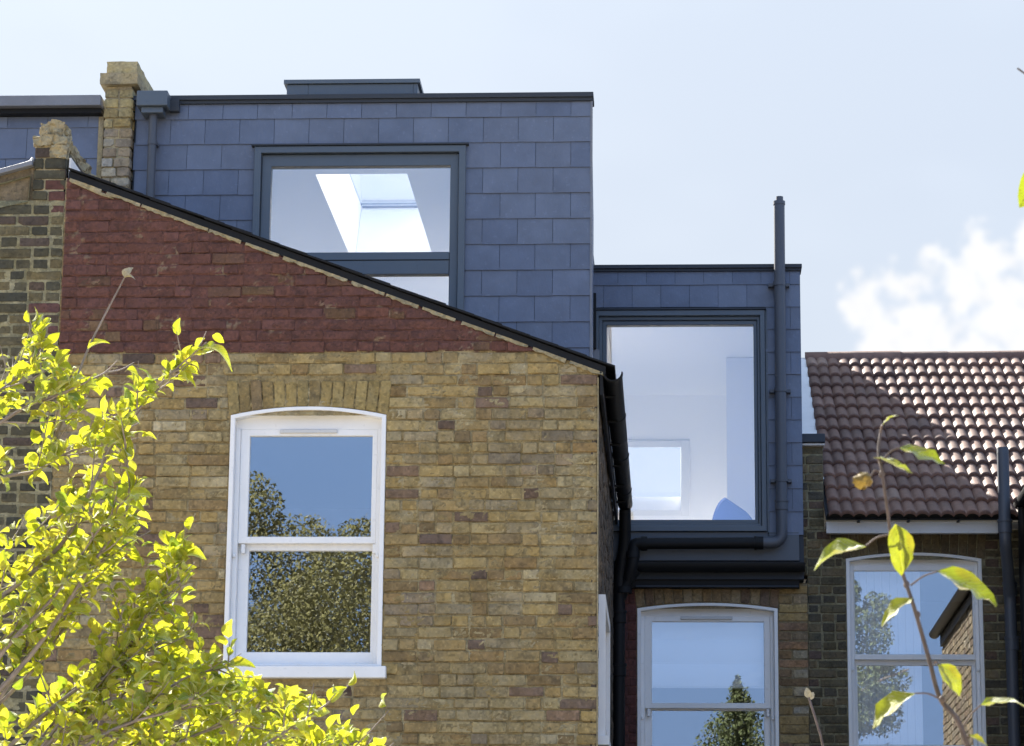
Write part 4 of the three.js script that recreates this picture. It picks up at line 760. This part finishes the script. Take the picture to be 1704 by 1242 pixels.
// left apple tree: limbs given as [x, y] with a depth of their own
{
  const tree = thing('apple_tree', 'apple tree with dense sunlit yellow green leaves in front of the sooty outrigger', 'tree', [-2.6, 0, 9.5]);
  const R = mulberry(202), leaves = [], limbs = [];
  const L = [
    [[-2.34, 2.67], [-2.12, 3.24], [-1.98, 3.29], [-1.91, 3.52], [-1.86, 3.7], [-1.76, 3.935]],
    [[-2.34, 2.67], [-2.07, 2.86], [-1.87, 3.05], [-1.73, 3.35], [-1.59, 3.54], [-1.45, 3.67]],
    [[-2.23, 2.4], [-1.95, 2.71], [-1.79, 2.95], [-1.68, 3.14], [-1.68, 3.33]],
    [[-2.12, 2.13], [-1.83, 2.53], [-1.69, 2.71], [-1.58, 2.92], [-1.52, 3.02]],
    [[-2.03, 2.04], [-1.68, 2.45], [-1.5, 2.62], [-1.36, 2.66]],
    [[-1.93, 1.95], [-1.58, 2.38], [-1.35, 2.50], [-1.18, 2.56]],
    [[-1.66, 1.95], [-1.4, 2.30], [-1.18, 2.44], [-1.03, 2.54]],
    [[-1.48, 1.95], [-1.16, 2.30], [-1.02, 2.37], [-0.92, 2.40]],
    [[-2.35, 2.86], [-2.17, 3.46], [-2.05, 3.60], [-2.0, 3.74]],
    [[-2.22, 2.31], [-2.06, 2.67], [-1.88, 2.86], [-1.76, 3.05], [-1.65, 3.16]],
    [[-2.21, 2.13], [-2.01, 2.44], [-1.78, 2.64], [-1.6, 2.74], [-1.51, 2.77]],
    [[-2.36, 3.05], [-2.2, 3.31], [-2.02, 3.45], [-1.86, 3.50], [-1.74, 3.55]],
    [[-2.13, 1.95], [-1.93, 2.27], [-1.72, 2.45], [-1.5, 2.52], [-1.33, 2.55]],
    [[-2.45, 2.5], [-2.25, 2.85], [-2.08, 3.02], [-1.95, 3.12], [-1.86, 3.2]],
    [[-2.45, 2.3], [-2.2, 2.6], [-2.05, 2.75], [-1.93, 2.85], [-1.8, 2.9]],
  ];
  const build = (pts, zc, dens, bare, back) => {
    const n = pts.length, z0 = 9.5 + (back ? -0.5 : 0.1), P = pts.map((p, i) => V(p[0] + (back ? (R() - 0.5) * 0.14 - 0.05 : 0), p[1] + (back ? (R() - 0.5) * 0.1 - 0.06 : 0), lerp(9.5, zc, i / (n - 1)) + (R() - 0.5) * 0.06));
    limbs.push(tube(P.map((p) => [p.x, p.y, p.z]), back ? 0.008 : 0.0105, 7, n * 5, 0.22));
    const c = new THREE.CatmullRomCurve3(P, false, 'centripetal'), len = c.getLength();
    // the crown thins out towards its open side
    const edge = [[2.2, -0.8], [2.4, -0.87], [2.5, -0.97], [2.58, -1.1], [2.66, -1.32], [2.78, -1.48], [2.92, -1.55], [3.05, -1.5], [3.18, -1.62], [3.33, -1.66], [3.45, -1.56], [3.54, -1.42], [3.72, -1.36], [4.2, -1.36]];
    const open = (p) => { const k = 8.6 / (18.1 - p.z), x = p.x * k, y = 1.6 + (p.y - 1.6) * k; for (let i = 1; i < edge.length; i++) if (y < edge[i][0]) { const t = (y - edge[i - 1][0]) / (edge[i][0] - edge[i - 1][0]); return x > lerp(edge[i - 1][1], edge[i][1], t); } return false; };
    const crest = [[-2.6, 3.45], [-2.3, 3.5], [-2.06, 3.55], [-2.0, 3.78], [-1.95, 3.73], [-1.86, 3.58], [-1.7, 3.57], [-1.6, 3.6], [-1.5, 3.68], [-1.2, 3.68]];
    const high = (p) => { const k = 8.6 / (18.1 - p.z), x = p.x * k, y = 1.6 + (p.y - 1.6) * k; for (let i = 1; i < crest.length; i++) if (x < crest[i][0]) return y > lerp(crest[i - 1][1], crest[i][1], (x - crest[i - 1][0]) / (crest[i][0] - crest[i - 1][0])); return false; };
    const spray = (at, ax, m, size) => {
      for (let k = 0; k < m; k++) {
        const d = ax.clone().multiplyScalar(0.5).add(V(R() - 0.5, R() - 0.35, R() - 0.5).multiplyScalar(1.9)).normalize(), s = size * (0.62 + R() * 0.5), b = at.clone().addScaledVector(d, 0.012 + R() * 0.012); if (high(b.clone().addScaledVector(d, s * 0.7)) && R() < 0.92) continue; if (open(b.clone().addScaledVector(d, s * 0.7)) && R() < 0.85) continue;
        leaves.push({ m: leafMatrix(b, d, V(R() - 0.5, R() * 1.2, R() - 0.5).normalize(), s), p: b, s, k: Math.floor(R() * 8), c: pick(R, [[4, 0], [4, 1], [3, 2], [2, 3], [1, 4]]) });
      }
    };
    const steps = Math.round(len / 0.07);
    for (let i = Math.round(steps * 0.22); i <= steps; i++) {
      const t = i / steps; if (bare && t > bare) break;
      const at = c.getPoint(t), ax = c.getTangent(t); spray(at, ax, R() < 0.5 ? 3 : 2, 0.058);
      if (R() < dens) {
        const d = ax.clone().add(V(R() - 0.5, R() - 0.3, R() - 0.5).multiplyScalar(1.8)).normalize(), l = (0.08 + R() * 0.16) * (t > 0.75 ? 0.5 : 1), e = at.clone().addScaledVector(d, l), m = at.clone().lerp(e, 0.5).add(V(0, -0.008, 0));
        limbs.push(tube([[at.x, at.y, at.z], [m.x, m.y, m.z], [e.x, e.y, e.z]], 0.0032, 5, 5, 0.4));
        for (let q = 0.3; q <= 1.01; q += 0.23) spray(at.clone().lerp(e, q), d, R() < 0.5 ? 3 : 2, 0.056);
      }
    }
    return c;
  };
  const curves = L.map((p, i) => { return build(p, 9.5 + (R() - 0.5) * 0.5, 0.75, i === 0 ? 0.62 : i === 1 ? 0.97 : 0); });
  [2, 3, 4, 5, 6, 9, 10, 12, 11, 8, 13, 14, 4, 5, 10, 12, 3, 6].forEach((i) => build(L[i], 9.0 + (R() - 0.5) * 0.7, 0.85, 0.9, true));
  part(tree, 'trunk', [tube([[-2.75, -0.1, 9.5], [-2.7, 1.0, 9.52], [-2.62, 1.7, 9.5], [-2.36, 2.6, 9.5], [-2.3, 2.9, 9.5]], 0.06, 12, 24, 0.35), tube([[-2.66, 1.5, 9.5], [-2.4, 1.85, 9.5], [-2.12, 2.1, 9.5]], 0.03, 9, 14, 0.5), tube([[-2.62, 1.6, 9.5], [-2.0, 1.8, 9.5], [-1.5, 1.93, 9.5]], 0.025, 9, 16, 0.5)], M.bark);
  part(tree, 'branches', limbs, M.paleTwig);
  // the dry tip and single leaves at the ends of the shoots
  const tip = curves[0].getPoint(1);
  part(tree, 'dry_bud', [leafKinds[2].clone().applyMatrix4(leafMatrix(tip, V(0.5, 0.8, 0.2), V(0, 0.3, 1), 0.045)).toNonIndexed(), leafKinds[5].clone().applyMatrix4(leafMatrix(tip, V(0.9, 0.2, 0.1), V(0, 1, 0.3), 0.036)).toNonIndexed()], M.dryLeaf);
  for (const [i, t, d, u, sz, k, c] of [[0, 0.79, [0.75, 0.5, 0.2], [-0.3, 0.8, 0.6], 0.075, 2, 1], [1, 0.97, [0.9, -0.05, 0.2], [0.1, 1, 0.5], 0.12, 3, 0], [9, 1, [0.9, 0.1, 0.2], [0.1, 0.6, 0.8], 0.075, 1, 1], [3, 1, [0.95, 0.1, 0.2], [0.1, 0.7, 0.7], 0.07, 5, 1], [4, 1, [0.95, 0.05, 0.2], [0.1, 0.7, 0.7], 0.09, 6, 1], [6, 1, [0.6, 0.7, 0.2], [0.1, 0.4, 0.8], 0.07, 2, 0], [7, 1, [0.9, 0.3, 0.2], [0.1, 0.7, 0.7], 0.07, 4, 1]]) { const at = curves[i].getPoint(t); leaves.push({ m: leafMatrix(at, V(...d), V(...u), sz), p: at, s: 0.3, k, c }); }
  // the 300 that show largest are leaves of their own
  const show = (l) => (l.p.x > -2.12 && l.p.y > 2.4 ? 0 : 10) - l.s * 8 - l.p.z;
  leaves.sort((a, b) => show(a) - show(b));
  const b = baseOf.get(tree);
  leaves.slice(0, 300).forEach((l) => { const m = new THREE.Mesh(leafKinds[l.k], leafMats[l.c]); m.name = 'leaf'; m.castShadow = m.receiveShadow = true; l.m.decompose(m.position, m.quaternion, m.scale); m.position.sub(b); tree.add(m); });
  for (let c = 0; c < 5; c++) { const g = leaves.slice(300).filter((l) => l.c === c).map((l) => leafKinds[l.k].clone().applyMatrix4(l.m)); part(tree, 'foliage', join(g), leafMats[c], 'stuff'); }
  console.log('apple leaves', leaves.length);
}
// right apple shoot, close to the camera
{
  const tree = thing('apple_sapling', 'slender apple shoot with a few large yellow green leaves before the tiled house', 'tree', [0.56, 0, 13.9]);
  const Z = 13.9, stem = [[0.56, -0.05], [0.55, 0.8], [0.50, 1.6], [0.452, 1.927], [0.428, 2.003], [0.412, 2.044], [0.393, 2.07], [0.375, 2.137], [0.354, 2.208], [0.338, 2.261], [0.326, 2.306], [0.32, 2.352], [0.312, 2.406], [0.308, 2.443], [0.313, 2.474]];
  const R = mulberry(303), wob = stem.map((p, i) => [p[0], p[1], Z + 0.012 * Math.sin(i * 1.7)]);
  part(tree, 'stem', [tube(wob.slice(0, 5), 0.011, 10, 30, 0.45), tube(wob.slice(3), 0.0043, 10, 60, 0.45)], M.twig);
  for (const [x, y] of [[0.393, 2.07], [0.36, 2.195], [0.345, 2.24], [0.326, 2.306], [0.312, 2.406]]) { const g = new THREE.IcosahedronGeometry(0.0048, 1); g.scale(1, 1.3, 1); g.translate(x, y, Z + 0.004); part(tree, 'bud', g.toNonIndexed(), M.twig); }
  const lv = [[[0.311, 2.47], [0.314, 2.478], [0.341, 2.509], 0.7, 1, 3], [[0.315, 2.429], [0.339, 2.445], [0.407, 2.423], 1.05, 0, 0], [[0.31, 2.42], [0.301, 2.432], [0.361, 2.41], 1.05, 0, 4], [[0.32, 2.315], [0.286, 2.297], [0.195, 2.281], 1.0, 3, 5], [[0.325, 2.311], [0.33, 2.328], [0.342, 2.257], 1.15, 1, 1], [[0.351, 2.239], [0.389, 2.257], [0.474, 2.203], 1.05, 0, 6], [[0.354, 2.208], [0.354, 2.217], [0.301, 2.185], 1.1, 1, 2], [[0.383, 2.123], [0.388, 2.121], [0.428, 2.073], 1.0, 1, 7], [[0.393, 2.07], [0.353, 2.079], [0.272, 2.036], 1.0, 1, 3], [[0.423, 2.031], [0.449, 2.062], [0.517, 2.071], 1.1, 0, 4], [[0.428, 2.007], [0.43, 2.018], [0.459, 2.001], 1.0, 3, 6]];
  lv.forEach(([p, a, t, k, c, kind], i) => {
    const dz = (R() - 0.5) * 0.05, A = V(a[0], a[1], Z + 0.01 + dz * 0.4), T = V(t[0], t[1], Z + 0.01 + dz), d = T.clone().sub(A);
    part(tree, 'petiole', tube([[p[0], p[1], Z], [(p[0] + a[0]) / 2, (p[1] + a[1]) / 2 + 0.004, Z + 0.006], [A.x, A.y, A.z]], 0.0016, 6, 8, 0.8), M.twig);
    const g = leafKinds[kind].clone(), lp = g.attributes.position; for (let q = 0; q < lp.count; q++) { const x = lp.getX(q), z = lp.getZ(q); lp.setY(q, lp.getY(q) * 0.45 + 0.06 * n2(x * 5 + i * 7, z * 4) + 0.3 * x * x + 0.05 * z * z * (i % 3 - 1)); lp.setX(q, x * 0.88 + 0.03 * n2(z * 4, i * 3)); } g.computeVertexNormals();
    part(tree, 'leaf', g.applyMatrix4(leafMatrix(A, d, V((R() - 0.5) * 0.8, 0.9, 0.2 + R() * 0.45), d.length() * k * 0.97)), leafMats[5 + (c === 0 ? 0 : c === 1 ? 1 : i % 3)]);
  });
  // a curled, browning leaf
  const g = new THREE.SphereGeometry(0.5, 14, 10, 0.6, 4.6, 0.2, 2.6), p = g.attributes.position; for (let i = 0; i < p.count; i++) { const q = 1 + 0.22 * n3(p.getX(i) * 3, p.getY(i) * 3, p.getZ(i) * 3); p.setXYZ(i, p.getX(i) * q, p.getY(i) * q * 0.7, p.getZ(i) * q); }
  g.computeVertexNormals(); g.scale(0.032, 0.034, 0.025); g.rotateZ(0.3); g.translate(0.281, 2.394, Z + 0.01);
  const dead = part(tree, 'leaf', g, new THREE.MeshPhysicalMaterial({ color: col(0.3, 0.2, 0.04), roughness: 0.7, transmission: 0.35, thickness: 0, ior: 1.4, side: THREE.DoubleSide, map: brickMap })); dead.userData.label = 'curled browning leaf';
  part(tree, 'petiole', tube([[0.312, 2.406, Z], [0.303, 2.413, Z], [0.295, 2.402, Z]], 0.0015, 6, 8), M.twig);
  // second shoot past the edge of the picture
  part(tree, 'stem', tube([[0.5, 1.6, Z], [0.58, 2.1, Z - 0.05], [0.60, 2.6, Z], [0.575, 2.9, Z], [0.56, 3.02, Z], [0.532, 3.042, Z]], 0.006, 8, 40, 0.25), M.twig);
  part(tree, 'leaf', leafKinds[0].clone().applyMatrix4(leafMatrix(V(0.572, 2.885, Z), V(-0.042, -0.072, 0.01), V(0.5, 0.2, 0.7), 0.08)), leafMats[5]);
}
// dry stalk standing in the yard
{
  const t = thing('dry_stalk', 'thin dry pale stalk standing before the joint of the two brick walls', 'plant', [0.6, 0, 8]);
  part(t, 'stem', tube([[0.62, -0.05, 8], [0.60, 1.2, 8], [0.56, 2.3, 8], [0.527, 2.567, 8], [0.497, 2.677, 8], [0.478, 2.74, 8]], 0.006, 8, 40, 0.7), M.twig);
  part(t, 'bud', [leafKinds[1].clone().applyMatrix4(leafMatrix(V(0.478, 2.735, 8), V(-0.2, 0.9, 0.2), V(0, 0, 1), 0.04)).toNonIndexed(), leafKinds[4].clone().applyMatrix4(leafMatrix(V(0.48, 2.73, 8), V(0.4, 0.8, 0.2), V(0, 0, 1), 0.032)).toNonIndexed()], M.dryLeaf);
}
// garden trees behind the camera, seen in the window panes
function gardenTree(name, label, [x, z], h, blobs, mat, seed, size, count, cone) {
  const t = thing(name, label, 'tree', [x, 0, z]), R = mulberry(seed);
  part(t, 'trunk', [tube([[x, -0.1, z], [x + 0.1, h * 0.3, z], [x - 0.05, h * 0.6, z + 0.1], [x, h * 0.92, z]], 0.18, 10, 24, 0.2), ...Array.from({ length: 9 }, (_, i) => { const a = i * 2.4, y0 = h * (0.25 + i * 0.065), r = (cone ? 0.16 : 0.26) * h * (1 - i * 0.07); return tube([[x, y0, z], [x + Math.cos(a) * r * 0.5, y0 + r * 0.3, z + Math.sin(a) * r * 0.5], [x + Math.cos(a) * r, y0 + r * 0.5, z + Math.sin(a) * r]], 0.05, 6, 8, 0.3); })], M.bark);
  const pos = new Float32Array(count * 15), nor = new Float32Array(count * 15), idx = new Uint32Array(count * 12), m = new THREE.Vector3(), side = new THREE.Vector3(), dir = new THREE.Vector3(), up = new THREE.Vector3();
  for (let i = 0; i < count; i++) {
    let p;
    if (cone) { const v = Math.pow(R(), 0.7), yy = h * (1 - v * 0.9), a = R() * 6.283, w = 0.72 + 0.75 * n3(Math.cos(a) * 1.3 + seed, yy * 1.1, Math.sin(a) * 1.3), r = cone * v * w * Math.sqrt(0.2 + 0.8 * R()); p = V(x + Math.cos(a) * r, yy + 0.15 * (R() - 0.5), z + Math.sin(a) * r); }
    else { const b = blobs[Math.floor(R() * blobs.length)]; let d; do { d = V(R() * 2 - 1, R() * 2 - 1, R() * 2 - 1); } while (d.length() > 1 || d.length() < 0.3); p = V(x + b[0] + d.x * b[3], b[1] + d.y * b[4], z + b[2] + d.z * b[3]); }
    const s = size * (0.6 + R() * 0.8); dir.set(R() - 0.5, R() - 0.6, R() - 0.5).normalize(); up.set(R() - 0.5, R(), R() - 0.5).normalize(); side.crossVectors(up, dir).normalize(); up.crossVectors(dir, side);
    const put = (k, f, w, u) => { m.copy(p).addScaledVector(dir, f * s).addScaledVector(side, w * s).addScaledVector(up, u * s); pos.set([m.x, m.y, m.z], (i * 5 + k) * 3); nor.set([-up.x, -up.y, -up.z], (i * 5 + k) * 3); };
    put(0, 0, 0, 0); put(1, 0.45, -0.3, 0.12); put(2, 0.5, 0, 0); put(3, 0.45, 0.3, 0.12); put(4, 1, 0, -0.1);
    idx.set([0, 2, 1, 0, 3, 2, 1, 2, 4, 2, 3, 4].map((q) => q + i * 5), i * 12);
  }
  const cg = new THREE.BufferGeometry(); cg.setAttribute('position', new THREE.BufferAttribute(pos, 3)); cg.setAttribute('normal', new THREE.BufferAttribute(nor, 3)); cg.setIndex(new THREE.BufferAttribute(idx, 1));
  part(t, 'crown', cg, mat, 'stuff');
}
const clump = (seed, n, w, y0, y1, r) => { const R = mulberry(seed); return Array.from({ length: n }, () => { const y = lerp(y0, y1, R()), k = 1 - 0.5 * Math.abs((y - y0) / (y1 - y0) - 0.4); return [(R() - 0.5) * 2 * w * k, y, (R() - 0.5) * 2 * w * k, r * (0.6 + R() * 0.8), r * (0.5 + R() * 0.6)]; }); };
gardenTree('garden_tree', 'broad olive green garden tree mirrored in the large sash window', [-7.9, 30], 10.4, [...clump(1, 46, 3.4, 4.0, 9.0, 1.25), [0.5, 10.2, 0, 0.7, 0.75], [1.5, 9.4, 0, 0.8, 0.8], [2.6, 9.4, 0, 0.7, 0.75], [0.2, 9.3, 0.5, 1.1, 1.0], [2.0, 8.6, 0, 1.2, 0.9]], oliveLeaf, 401, 0.075, 130000);
gardenTree('conifer_tree', 'dark conical tree mirrored in the sash window under the box gutter', [1.32, 30], 8.55, null, darkLeaf, 402, 0.075, 70000, 4.6);
gardenTree('garden_tree', 'loose leafy garden tree mirrored in the sash window of the tiled house', [3.5, 27], 10.2, clump(3, 20, 0.75, 5.0, 10.2, 0.4), darkLeaf, 403, 0.075, 14000);

scene.traverse((o) => { if (o.isMesh) o.castShadow = o.receiveShadow = true; });
renderer.render(scene, camera);
